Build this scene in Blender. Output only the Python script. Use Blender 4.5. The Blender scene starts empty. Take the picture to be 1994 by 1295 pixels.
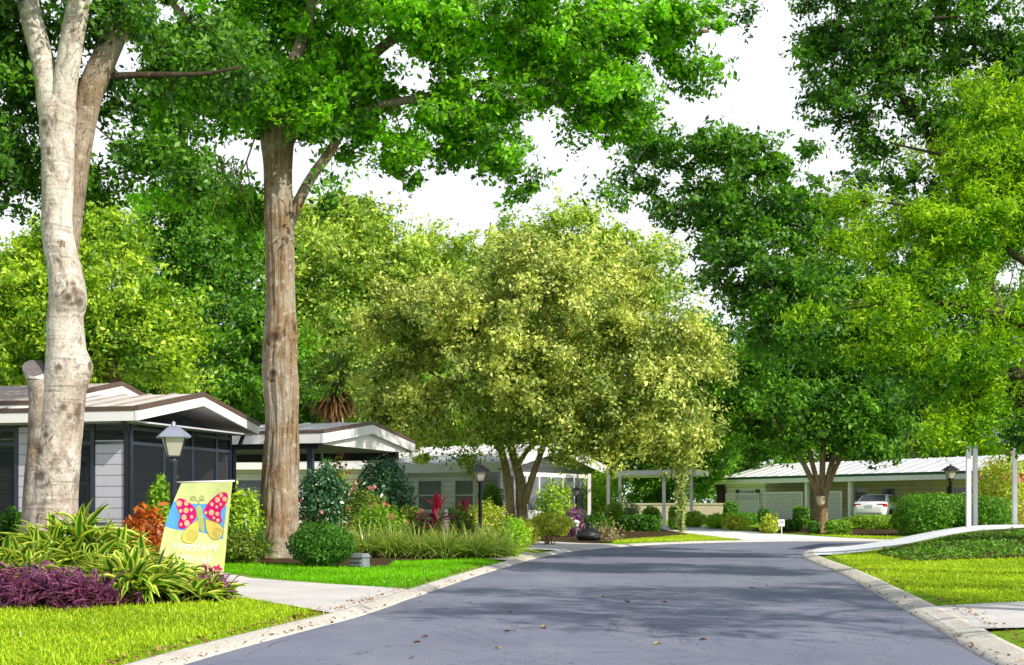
import bpy, math, random
import numpy as np
from mathutils import Vector, noise as mnoise
from mathutils.geometry import delaunay_2d_cdt
C = bpy.context.scene.collection
rng = np.random.default_rng(7)
random.seed(7)
F = 2700.0; CH = 1.15; CX = 997.0; HY = 990.0

def at(px, py, Y):
    return np.array([(px-CX)/F*Y, Y, CH+(HY-py)/F*Y])
def gx(px, Y): return (px-CX)/F*Y
def sm(x, a, b):
    t = np.clip((np.asarray(x, float)-a)/(b-a), 0, 1); return t*t*(3-2*t)

# ------------------------------------------------------------------ layout of the road
L_EDGE = [(-3.4,-30),(-3.2,0),(-2.85,6),(-2.42,10.2),(-1.95,13.0),(-1.58,15.1),(-1.10,19.4),(-0.55,24),(0.03,28.2),(0.75,33),(1.87,37.9),(4.0,43),(6.2,46),(8.55,47.8),(12.3,48.6),(20,48.4),(32,46.5),(62,40)]
R_EDGE = [(2.8,-30),(3.05,0),(3.3,6),(3.57,10.2),(4.08,13.4),(4.8,18),(5.76,24.3),(6.6,31),(7.3,35),(8.1,37.8),(9.3,40.8),(11.5,43.2),(20,44.0),(32,42.2),(62,35.5)]
def spline(pts, n=8):
    P = [np.array(p, float) for p in pts]; P = [2*P[0]-P[1]]+P+[2*P[-1]-P[-2]]
    out = []
    for i in range(1, len(P)-2):
        for k in range(n):
            t = k/n; a,b,c,d = P[i-1],P[i],P[i+1],P[i+2]
            out.append(0.5*((2*b)+(c-a)*t+(2*a-5*b+4*c-d)*t*t+(3*b-a-3*c+d)*t**3))
    out.append(P[-2]); return np.array(out)
LE = spline(L_EDGE, 5); RE = spline(R_EDGE, 5)
ROAD = np.vstack([LE, RE[::-1]])
INNER = np.vstack([RE, [[62,-30]]])
def inpoly(x, y, P):
    x = np.asarray(x, float); y = np.asarray(y, float); r = np.zeros(x.shape, bool)
    n = len(P); j = n-1
    for i in range(n):
        xi, yi = P[i]; xj, yj = P[j]
        if yi != yj:
            c = ((yi > y) != (yj > y)) & (x < (xj-xi)*(y-yi)/(yj-yi)+xi); r ^= c
        j = i
    return r
def pdist(x, y, P, closed=True):
    x = np.asarray(x, float); y = np.asarray(y, float); d = np.full(x.shape, 1e9)
    n = len(P)
    for i in range(n if closed else n-1):
        ax, ay = P[i]; bx, by = P[(i+1) % n]
        dx, dy = bx-ax, by-ay; q = dx*dx+dy*dy
        t = np.clip(((x-ax)*dx+(y-ay)*dy)/max(q,1e-9), 0, 1)
        d = np.minimum(d, np.hypot(x-ax-t*dx, y-ay-t*dy))
    return d
def zg(x, y, road=False):
    x = np.asarray(x, float); y = np.asarray(y, float)
    d = pdist(x, y, ROAD); ins = inpoly(x, y, ROAD); inner = inpoly(x, y, INNER)
    d = np.where(ins, 0, d)
    zl = 0.05*sm(d,0.2,0.6)+0.06*sm(d,1,6)+0.18*sm(d,5,14)+0.24*sm(y,58,84)
    zr = 0.05*sm(d,0.2,0.6)+(0.60*sm(d,0.3,4.6))*sm(y,24,38)+0.06*sm(d,2,8)
    z = np.where(inner, zr, zl)
    return np.where(ins, -0.04, z)
def z1(x, y): return float(zg(np.array([x]), np.array([y]))[0])

# ------------------------------------------------------------------ objects and tags
def tag(o, label=None, cat=None, group=None, kind=None):
    if label: o['label'] = label
    if cat: o['category'] = cat
    if group: o['group'] = group
    if kind: o['kind'] = kind
    return o
def thing(name, loc, label, cat, group=None):
    o = bpy.data.objects.new(name, None); C.objects.link(o); o.location = [float(v) for v in loc]
    o.empty_display_size = 0.2
    return tag(o, label, cat, group)
def link(name, V, Fc, mat, parent=None, smooth=False, attrs=None):
    """V world coordinates; object origin = parent's location"""
    me = bpy.data.meshes.new(name)
    V = np.asarray(V, float).reshape(-1, 3)
    if parent is not None:
        off = np.array(root_loc(parent)); V = V-off
    if isinstance(Fc, np.ndarray):
        n, k = Fc.shape
        me.vertices.add(len(V)); me.vertices.foreach_set('co', V.astype(np.float32).ravel())
        me.loops.add(n*k); me.loops.foreach_set('vertex_index', Fc.astype(np.int32).ravel())
        me.polygons.add(n)
        me.polygons.foreach_set('loop_start', np.arange(0, n*k, k, dtype=np.int32))
        me.update(calc_edges=True)
    else:
        me.from_pydata([tuple(v) for v in V], [], Fc); me.update()
    if smooth: me.polygons.foreach_set('use_smooth', np.ones(len(me.polygons), bool))
    for nm, (dom, data) in (attrs or {}).items():
        a = me.attributes.new(nm, 'FLOAT', dom); a.data.foreach_set('value', np.asarray(data, np.float32).ravel())
    me.validate(clean_customdata=False)
    me.materials.append(mat)
    o = bpy.data.objects.new(name, me); C.objects.link(o)
    if parent is not None: o.parent = parent
    return o
def root_loc(p):
    l = Vector((0,0,0))
    while p is not None: l += p.location; p = p.parent
    return l
def copy_tree(o, parent=None):
    c = o.copy(); C.objects.link(c)
    if parent is not None: c.parent = parent
    for ch in list(o.children): copy_tree(ch, c)
    return c

class MB:
    def __init__(s): s.v = []; s.f = []
    def poly(s, pts):
        i = len(s.v); s.v += [tuple(map(float, p)) for p in pts]; s.f.append(tuple(range(i, i+len(pts)))); return s
    def hexa(s, p):
        i = len(s.v); s.v += [tuple(map(float, q)) for q in p]
        s.f += [tuple(i+k for k in f) for f in ((3,2,1,0),(4,5,6,7),(0,1,5,4),(1,2,6,5),(2,3,7,6),(3,0,4,7))]; return s
    def box(s, c, d, fr=None):
        x,y,z = c; a,b,h = d[0]/2,d[1]/2,d[2]/2
        p = [(x-a,y-b,z-h),(x+a,y-b,z-h),(x+a,y+b,z-h),(x-a,y+b,z-h),(x-a,y-b,z+h),(x+a,y-b,z+h),(x+a,y+b,z+h),(x-a,y+b,z+h)]
        if fr: p = [fr(*q) for q in p]
        return s.hexa(p)
    def span(s, lo, hi, fr=None):
        return s.box([(lo[k]+hi[k])/2 for k in range(3)], [abs(hi[k]-lo[k]) for k in range(3)], fr)
    def prism(s, ring, off):
        n = len(ring); i = len(s.v); off = np.array(off, float)
        s.v += [tuple(map(float, p)) for p in ring]+[tuple(np.array(p, float)+off) for p in ring]
        s.f += [tuple(i+k for k in range(n))[::-1], tuple(i+n+k for k in range(n))]
        s.f += [(i+k, i+(k+1)%n, i+n+(k+1)%n, i+n+k) for k in range(n)]; return s
    def tube(s, pts, rs, n=8, cap=True):
        pts = [np.array(p, float) for p in pts]
        if np.isscalar(rs): rs = [rs]*len(pts)
        i0 = len(s.v); up = np.array([0.13,0.21,1.0])
        for k, p in enumerate(pts):
            d = pts[min(k+1,len(pts)-1)]-pts[max(k-1,0)]; d = d/(np.linalg.norm(d)+1e-9)
            a = np.cross(d, up if abs(d[2]) < 0.95 else np.array([1.0,0.1,0])); a /= np.linalg.norm(a)+1e-9; b = np.cross(d, a)
            for q in range(n):
                t = 2*math.pi*q/n; s.v.append(tuple(p+rs[k]*(math.cos(t)*a+math.sin(t)*b)))
        for k in range(len(pts)-1):
            for q in range(n):
                s.f.append((i0+k*n+q, i0+k*n+(q+1)%n, i0+(k+1)*n+(q+1)%n, i0+(k+1)*n+q))
        if cap:
            s.f.append(tuple(i0+q for q in range(n))[::-1]); s.f.append(tuple(i0+(len(pts)-1)*n+q for q in range(n)))
        return s
    def lathe(s, c, prof, n=12):
        i0 = len(s.v)
        for (r, z) in prof:
            for q in range(n):
                t = 2*math.pi*(q+0.5)/n; s.v.append((c[0]+r*math.cos(t), c[1]+r*math.sin(t), c[2]+z))
        for k in range(len(prof)-1):
            for q in range(n):
                s.f.append((i0+k*n+q, i0+k*n+(q+1)%n, i0+(k+1)*n+(q+1)%n, i0+(k+1)*n+q))
        s.f.append(tuple(i0+q for q in range(n))[::-1]); s.f.append(tuple(i0+(len(prof)-1)*n+q for q in range(n)))
        return s
    def build(s, name, mat, parent=None, smooth=False):
        return link(name, s.v, s.f, mat, parent, smooth)

def fill2d(poly, res):
    """triangulate a 2-D polygon with interior points"""
    P = np.array(poly, float); Q = []
    for i in range(len(P)):
        a, b = P[i], P[(i+1) % len(P)]; n = max(1, int(np.linalg.norm(b-a)/res))
        for k in range(n): Q.append(a+(b-a)*k/n)
    Q = np.array(Q); lo, hi = Q.min(0), Q.max(0)
    gxs, gys = np.meshgrid(np.arange(lo[0]+res/2, hi[0], res), np.arange(lo[1]+res/2, hi[1], res))
    gp = np.stack([gxs.ravel(), gys.ravel()], 1)
    if len(gp):
        k = inpoly(gp[:,0], gp[:,1], Q) & (pdist(gp[:,0], gp[:,1], Q) > res*0.4); gp = gp[k]
    allp = [Vector(p) for p in np.vstack([Q, gp])] if len(gp) else [Vector(p) for p in Q]
    n = len(Q)
    v, e, f, *_ = delaunay_2d_cdt(allp, [], [list(range(n))], 1, 1e-6)
    return np.array([list(p) for p in v]), [tuple(x) for x in f]
def drape(name, poly, dz, res, mat, road=False, apron=False):
    v, f = fill2d(poly, res)
    z = np.full(len(v), dz) if road else zg(v[:,0], v[:,1])+dz
    if apron:
        d = pdist(v[:,0], v[:,1], ROAD); ins = inpoly(v[:,0], v[:,1], ROAD); d = np.where(ins, 0, d)
        z = np.where(d < 0.75, np.interp(d, [0,0.10,0.33,0.44,0.75], [0.006,0.034,0.067,0.068,0.068]), np.maximum(z, 0.068))
    return link(name, np.column_stack([v, z]), f, mat, smooth=True)

# ------------------------------------------------------------------ materials
def newmat(name):
    m = bpy.data.materials.new(name); m.use_nodes = True; nt = m.node_tree; nt.nodes.clear()
    return m, nt, nt.nodes.new('ShaderNodeOutputMaterial')
def N(nt, t, **kw):
    n = nt.nodes.new(t)
    for k, v in kw.items():
        if k in n.inputs.keys() if hasattr(n.inputs,'keys') else False: n.inputs[k].default_value = v
        else: setattr(n, k, v)
    return n
def ramp(nt, fac, stops):
    r = nt.nodes.new('ShaderNodeValToRGB'); el = r.color_ramp.elements
    while len(el) < len(stops): el.new(0.5)
    for e, (p, c) in zip(el, stops): e.position = p; e.color = (*c, 1) if len(c) == 3 else c
    nt.links.new(fac, r.inputs[0]); return r.outputs[0]
def coords(nt, scale=(1,1,1), kind='Object'):
    tc = nt.nodes.new('ShaderNodeTexCoord'); mp = nt.nodes.new('ShaderNodeMapping'); mp.inputs['Scale'].default_value = scale
    nt.links.new(tc.outputs[kind], mp.inputs[0]); return mp.outputs[0]
def noise(nt, vec, scale, detail=4, rough=0.55, dist=0):
    n = nt.nodes.new('ShaderNodeTexNoise'); n.inputs['Scale'].default_value = scale; n.inputs['Detail'].default_value = detail
    n.inputs['Roughness'].default_value = rough; n.inputs['Distortion'].default_value = dist
    nt.links.new(vec, n.inputs['Vector']); return n.outputs['Fac']
def mixc(nt, f, a, b, mode='MIX'):
    m = nt.nodes.new('ShaderNodeMix'); m.data_type = 'RGBA'; m.blend_type = mode
    for s, v in ((m.inputs[0], f), (m.inputs[6], a), (m.inputs[7], b)):
        if hasattr(v, 'is_output'): nt.links.new(v, s)
        elif isinstance(v, (int, float)): s.default_value = v
        else: s.default_value = (*v, 1)
    return m.outputs[2]
def bump(nt, h, st=0.3, dist=0.02):
    b = nt.nodes.new('ShaderNodeBump'); b.inputs['Strength'].default_value = st; b.inputs['Distance'].default_value = dist
    nt.links.new(h, b.inputs['Height']); return b.outputs[0]
def princ(nt, out, col, rough=0.7, nrm=None, spec=0.4, metal=0):
    p = nt.nodes.new('ShaderNodeBsdfPrincipled')
    if hasattr(col, 'is_output'): nt.links.new(col, p.inputs['Base Color'])
    else: p.inputs['Base Color'].default_value = (*col, 1)
    if hasattr(rough, 'is_output'): nt.links.new(rough, p.inputs['Roughness'])
    else: p.inputs['Roughness'].default_value = rough
    p.inputs['Specular IOR Level'].default_value = spec; p.inputs['Metallic'].default_value = metal
    if nrm is not None: nt.links.new(nrm, p.inputs['Normal'])
    nt.links.new(p.outputs[0], out.inputs[0]); return p
def plain(name, col, rough=0.6, var=0.12, scale=3.0, spec=0.4, metal=0, bst=0.08):
    m, nt, out = newmat(name); v = coords(nt)
    n1 = noise(nt, v, scale, 5); n2 = noise(nt, v, scale*9, 3)
    a = tuple(c*(1-var) for c in col); b = tuple(min(1, c*(1+var)) for c in col)
    c = mixc(nt, 0.3, ramp(nt, n1, [(0.3, a), (0.7, b)]), ramp(nt, n2, [(0.3, a), (0.7, b)]))
    princ(nt, out, c, rough, bump(nt, n2, bst, 0.01), spec, metal); return m
def siding(name, col, pitch=0.2, var=0.1):
    m, nt, out = newmat(name); v = coords(nt)
    sp = nt.nodes.new('ShaderNodeSeparateXYZ'); nt.links.new(v, sp.inputs[0])
    md = N(nt, 'ShaderNodeMath', operation='FRACT'); mu = N(nt, 'ShaderNodeMath', operation='MULTIPLY'); mu.inputs[1].default_value = 1/pitch
    nt.links.new(sp.outputs[2], mu.inputs[0]); nt.links.new(mu.outputs[0], md.inputs[0])
    n1 = noise(nt, v, 1.2, 5)
    base = ramp(nt, n1, [(0.3, tuple(c*(1-var) for c in col)), (0.7, tuple(c*(1+var) for c in col))])
    line = ramp(nt, md.outputs[0], [(0.0, (0.35,0.35,0.38)), (0.09, (0.6,0.6,0.62)), (0.14, (1,1,1))])
    princ(nt, out, mixc(nt, 1.0, base, line, 'MULTIPLY'), 0.55, bump(nt, md.outputs[0], 0.6, 0.02)); return m
def leafmat(name, dark, light, trans=0.4, gloss=0.07, tcol=None, rough=0.35, patch=0.25):
    m, nt, out = newmat(name)
    at_ = nt.nodes.new('ShaderNodeAttribute'); at_.attribute_name = 'tint'
    v = coords(nt); n1 = noise(nt, v, patch, 3)
    ad = N(nt, 'ShaderNodeMath', operation='MULTIPLY_ADD'); nt.links.new(n1, ad.inputs[0]); ad.inputs[1].default_value = 0.9; ad.inputs[2].default_value = -0.45
    a2 = N(nt, 'ShaderNodeMath', operation='ADD', use_clamp=True); nt.links.new(ad.outputs[0], a2.inputs[0]); nt.links.new(at_.outputs['Fac'], a2.inputs[1])
    mid = tuple((a+b)/2 for a, b in zip(dark, light))
    col = ramp(nt, a2.outputs[0], [(0.05, dark), (0.5, mid), (0.95, light)])
    d = nt.nodes.new('ShaderNodeBsdfDiffuse'); nt.links.new(col, d.inputs[0])
    t = nt.nodes.new('ShaderNodeBsdfTranslucent')
    tc = mixc(nt, 1.0, col, tcol or (1.5,1.45,0.5), 'MULTIPLY'); nt.links.new(tc, t.inputs[0])
    mx = nt.nodes.new('ShaderNodeMixShader'); mx.inputs[0].default_value = trans
    nt.links.new(d.outputs[0], mx.inputs[1]); nt.links.new(t.outputs[0], mx.inputs[2])
    g = nt.nodes.new('ShaderNodeBsdfGlossy'); g.inputs['Roughness'].default_value = rough; g.inputs[0].default_value = (1,1,0.95,1)
    m2 = nt.nodes.new('ShaderNodeMixShader'); m2.inputs[0].default_value = gloss
    nt.links.new(mx.outputs[0], m2.inputs[1]); nt.links.new(g.outputs[0], m2.inputs[2])
    nt.links.new(m2.outputs[0], out.inputs[0]); return m
def stripeleaf(name, mid, edge, trans=0.35, gloss=0.08, lo=0.35, hi=0.75):
    """strap leaf: attribute 'edge' 0 at the midrib .. 1 at the margin"""
    m, nt, out = newmat(name)
    a = nt.nodes.new('ShaderNodeAttribute'); a.attribute_name = 'edge'
    b = nt.nodes.new('ShaderNodeAttribute'); b.attribute_name = 'tint'
    c0 = ramp(nt, a.outputs['Fac'], [(lo, mid), (hi, edge)])
    var = ramp(nt, b.outputs['Fac'], [(0, (0.45,0.5,0.45)), (1, (1.25,1.2,1.0))])
    col = mixc(nt, 1.0, c0, var, 'MULTIPLY')
    d = nt.nodes.new('ShaderNodeBsdfDiffuse'); nt.links.new(col, d.inputs[0])
    t = nt.nodes.new('ShaderNodeBsdfTranslucent'); nt.links.new(mixc(nt, 1.0, col, (1.4,1.4,0.7), 'MULTIPLY'), t.inputs[0])
    mx = nt.nodes.new('ShaderNodeMixShader'); mx.inputs[0].default_value = trans
    nt.links.new(d.outputs[0], mx.inputs[1]); nt.links.new(t.outputs[0], mx.inputs[2])
    g = nt.nodes.new('ShaderNodeBsdfGlossy'); g.inputs['Roughness'].default_value = 0.3
    m2 = nt.nodes.new('ShaderNodeMixShader'); m2.inputs[0].default_value = gloss
    nt.links.new(mx.outputs[0], m2.inputs[1]); nt.links.new(g.outputs[0], m2.inputs[2])
    nt.links.new(m2.outputs[0], out.inputs[0]); return m
def barkmat(name, base, dark, light, vert=(9,9,1.6), lich=0.5, ring=0.0, lowz=None, crack=0.8):
    m, nt, out = newmat(name)
    v = coords(nt, vert); v1 = coords(nt)
    fis = noise(nt, v, 1.0, 8, 0.62, 0.6); blot = noise(nt, v1, 1.6, 6, 0.6); fine = noise(nt, v1, 22, 4, 0.6)
    c = ramp(nt, fis, [(0.32, dark), (0.46, base), (0.7, tuple(min(1,x*1.25) for x in base))])
    c = mixc(nt, ramp(nt, blot, [(0.42, (0,0,0)), (0.60, (lich,)*3)]), c, light)
    spot = noise(nt, v1, 8, 3, 0.5)
    c = mixc(nt, ramp(nt, spot, [(0.60, (0,0,0)), (0.66, (0.55,)*3)]), c, tuple(min(1,x*1.15) for x in light))
    if ring:
        vr = coords(nt, (1.5,1.5,30)); rn = noise(nt, vr, 1.0, 3, 0.5, 0.2)
        c = mixc(nt, ramp(nt, rn, [(0.30, (ring,)*3), (0.42, (0,0,0))]), c, dark)
        c = mixc(nt, ramp(nt, rn, [(0.62, (0,0,0)), (0.70, (ring*0.8,)*3)]), c, (0.75,0.72,0.68))
    ck = noise(nt, coords(nt, (vert[0]*0.5,vert[1]*0.5,vert[2]*0.55)), 1.0, 4, 0.6, 1.2)
    c = mixc(nt, ramp(nt, ck, [(0.484, (0,0,0)), (0.5, (crack,)*3), (0.516, (0,0,0))]), c, tuple(x*0.5 for x in dark))
    if lowz:
        sp = nt.nodes.new('ShaderNodeSeparateXYZ'); nt.links.new(v1, sp.inputs[0])
        zr = nt.nodes.new('ShaderNodeMapRange'); nt.links.new(sp.outputs[2], zr.inputs[0]); zr.inputs[1].default_value = lowz*0.6; zr.inputs[2].default_value = lowz*1.25; zr.inputs[3].default_value = 1.0; zr.inputs[4].default_value = 0.0
        pn = ramp(nt, noise(nt, coords(nt, (1.6,1.6,0.7)), 1.3, 6, 0.62), [(0.46, (0,0,0)), (0.60, (0.85,)*3)])
        mk = mixc(nt, 1.0, pn, zr.outputs[0], 'MULTIPLY'); c = mixc(nt, mk, c, ramp(nt, fis, [(0.3, (0.07,0.04,0.025)), (0.7, (0.34,0.24,0.16))]))
    c = mixc(nt, 0.35, c, ramp(nt, fine, [(0.3, dark), (0.7, light)]), 'OVERLAY')
    sa = nt.nodes.new('ShaderNodeAttribute'); sa.attribute_name = 'scar'
    c = mixc(nt, ramp(nt, sa.outputs['Fac'], [(0.25, (0,0,0)), (0.75, (0.85,)*3)]), c, tuple(x*0.8 for x in dark))
    b1 = bump(nt, fis, 0.9, 0.05)
    bb = nt.nodes.new('ShaderNodeBump'); bb.inputs['Strength'].default_value = 0.5; bb.inputs['Distance'].default_value = 0.01
    nt.links.new(fine, bb.inputs['Height']); nt.links.new(b1, bb.inputs['Normal'])
    princ(nt, out, c, 0.85, bb.outputs[0], 0.2); return m

def asphalt():
    m, nt, out = newmat('asphalt'); v = coords(nt)
    n1 = noise(nt, v, 0.35, 5, 0.6); n2 = noise(nt, v, 160, 3, 0.7); n3 = noise(nt, coords(nt, (1.2,0.25,1)), 1.0, 5, 0.6); n4 = noise(nt, v, 45, 3, 0.6)
    c = ramp(nt, n1, [(0.3, (0.165,0.180,0.248)), (0.7, (0.235,0.250,0.325))])
    c = mixc(nt, ramp(nt, n3, [(0.52, (0,0,0)), (0.75, (0.55,)*3)]), c, (0.33,0.33,0.35))
    c = mixc(nt, ramp(nt, n2, [(0.58, (0,0,0)), (0.75, (0.6,)*3)]), c, (0.45,0.45,0.47))
    c = mixc(nt, ramp(nt, n2, [(0.28, (0.55,)*3), (0.42, (0,0,0))]), c, (0.085,0.09,0.11))
    c = mixc(nt, ramp(nt, noise(nt, v, 2.3, 6, 0.7, 0.5), [(0.66, (0,0,0)), (0.74, (0.28,)*3)]), c, (0.33,0.32,0.31))
    ck = noise(nt, coords(nt, (0.55,0.35,1)), 1.0, 7, 0.68, 1.0)
    c = mixc(nt, ramp(nt, ck, [(0.494, (0,0,0)), (0.5, (0.75,)*3), (0.506, (0,0,0))]), c, (0.05,0.05,0.06))
    c = mixc(nt, 0.30, c, ramp(nt, n4, [(0.30, (0.12,0.12,0.13)), (0.70, (0.80,0.80,0.80))]), 'OVERLAY')
    oil = noise(nt, v, 1.1, 3, 0.5, 0.3); c = mixc(nt, ramp(nt, oil, [(0.70, (0,0,0)), (0.78, (0.5,)*3)]), c, (0.07,0.07,0.08))
    princ(nt, out, c, 0.8, bump(nt, n2, 0.5, 0.006), 0.35); return m
def concrete(name, col, stain=(0.2,0.18,0.15), joints=0.0):
    m, nt, out = newmat(name); v = coords(nt)
    n1 = noise(nt, v, 0.9, 7, 0.65); n2 = noise(nt, v, 60, 3, 0.6); n3 = noise(nt, v, 5, 5, 0.6, 0.4)
    c = ramp(nt, n1, [(0.28, tuple(x*0.72 for x in col)), (0.7, col)])
    c = mixc(nt, ramp(nt, n3, [(0.56, (0,0,0)), (0.72, (0.55,)*3)]), c, stain)
    c = mixc(nt, 0.35, c, ramp(nt, n2, [(0.35, (0.1,0.1,0.1)), (0.65, (0.95,0.95,0.9))]), 'OVERLAY')
    princ(nt, out, c, 0.85, bump(nt, n2, 0.4, 0.004), 0.25); return m
def groundmat():
    m, nt, out = newmat('ground_turf'); v = coords(nt)
    n1 = noise(nt, v, 0.5, 5, 0.6); n2 = noise(nt, v, 14, 5, 0.7); n3 = noise(nt, v, 90, 3, 0.7)
    c = ramp(nt, n1, [(0.3, (0.12,0.32,0.010)), (0.7, (0.34,0.52,0.03))])
    c = mixc(nt, ramp(nt, n2, [(0.5, (0,0,0)), (0.75, (0.7,)*3)]), c, (0.34,0.42,0.05))
    c = mixc(nt, ramp(nt, n3, [(0.3, (0.7,)*3), (0.5, (0,0,0))]), c, (0.03,0.07,0.008))
    princ(nt, out, c, 0.9, bump(nt, n3, 0.8, 0.03), 0.1); return m
def mulchmat():
    m, nt, out = newmat('mulch'); v = coords(nt)
    n1 = noise(nt, v, 30, 5, 0.7); n2 = noise(nt, v, 2, 4)
    c = ramp(nt, n1, [(0.3, (0.025,0.014,0.008)), (0.55, (0.10,0.055,0.03)), (0.75, (0.22,0.14,0.08))])
    c = mixc(nt, ramp(nt, n2, [(0.45, (0,0,0)), (0.6, (0.5,)*3)]), c, (0.04,0.07,0.015))
    princ(nt, out, c, 0.95, bump(nt, n1, 1.0, 0.04), 0.1); return m
def roofmetal(name, col, dirv, pitch=0.4):
    m, nt, out = newmat(name); v = coords(nt)
    n1 = noise(nt, v, 0.8, 5, 0.6); n2 = noise(nt, v, 12, 4)
    c = ramp(nt, n1, [(0.3, tuple(x*0.8 for x in col)), (0.7, col)])
    c = mixc(nt, ramp(nt, n2, [(0.6, (0,0,0)), (0.75, (0.35,)*3)]), c, (0.3,0.25,0.2))
    princ(nt, out, c, 0.45, None, 0.4); return m
def shinglemat():
    m, nt, out = newmat('roof_shingle'); v = coords(nt, (3,3,14))
    n1 = noise(nt, v, 1.6, 4, 0.6); n2 = noise(nt, coords(nt), 40, 3)
    c = ramp(nt, n1, [(0.3, (0.34,0.24,0.20)), (0.5, (0.55,0.43,0.37)), (0.7, (0.75,0.63,0.56))])
    c = mixc(nt, 0.3, c, ramp(nt, n2, [(0.3, (0.15,0.12,0.1)), (0.7, (0.7,0.6,0.55))]))
    princ(nt, out, c, 0.9, bump(nt, n1, 0.5, 0.02), 0.15); return m
def screenmat():
    m, nt, out = newmat('insect_screen')
    d = nt.nodes.new('ShaderNodeBsdfDiffuse'); d.inputs[0].default_value = (0.03,0.034,0.042,1)
    t = nt.nodes.new('ShaderNodeBsdfTransparent'); mx = nt.nodes.new('ShaderNodeMixShader'); mx.inputs[0].default_value = 0.55
    nt.links.new(d.outputs[0], mx.inputs[1]); nt.links.new(t.outputs[0], mx.inputs[2]); nt.links.new(mx.outputs[0], out.inputs[0]); return m
def glassmat(name, col=(0.05,0.06,0.07), rough=0.08):
    m, nt, out = newmat(name); n = noise(nt, coords(nt), 1.5, 3)
    princ(nt, out, ramp(nt, n, [(0.3, tuple(c*0.6 for c in col)), (0.7, col)]), rough, None, 0.7); return m
def lampglass():
    m, nt, out = newmat('frosted_lamp_glass'); n = noise(nt, coords(nt), 6, 3)
    c = ramp(nt, n, [(0.3, (0.75,0.72,0.58)), (0.7, (0.9,0.88,0.78))])
    d = nt.nodes.new('ShaderNodeBsdfDiffuse'); nt.links.new(c, d.inputs[0])
    t = nt.nodes.new('ShaderNodeBsdfTranslucent'); nt.links.new(c, t.inputs[0])
    mx = nt.nodes.new('ShaderNodeMixShader'); mx.inputs[0].default_value = 0.55
    nt.links.new(d.outputs[0], mx.inputs[1]); nt.links.new(t.outputs[0], mx.inputs[2])
    g = nt.nodes.new('ShaderNodeBsdfGlossy'); g.inputs['Roughness'].default_value = 0.15
    m2 = nt.nodes.new('ShaderNodeMixShader'); m2.inputs[0].default_value = 0.06
    nt.links.new(mx.outputs[0], m2.inputs[1]); nt.links.new(g.outputs[0], m2.inputs[2]); nt.links.new(m2.outputs[0], out.inputs[0]); return m
def cloth(name, col, trans=0.5):
    m, nt, out = newmat(name); n = noise(nt, coords(nt), 9, 4)
    c = ramp(nt, n, [(0.3, tuple(x*0.86 for x in col)), (0.7, col)])
    d = nt.nodes.new('ShaderNodeBsdfDiffuse'); nt.links.new(c, d.inputs[0])
    t = nt.nodes.new('ShaderNodeBsdfTranslucent'); nt.links.new(c, t.inputs[0])
    mx = nt.nodes.new('ShaderNodeMixShader'); mx.inputs[0].default_value = trans
    nt.links.new(d.outputs[0], mx.inputs[1]); nt.links.new(t.outputs[0], mx.inputs[2]); nt.links.new(mx.outputs[0], out.inputs[0]); return m

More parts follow.
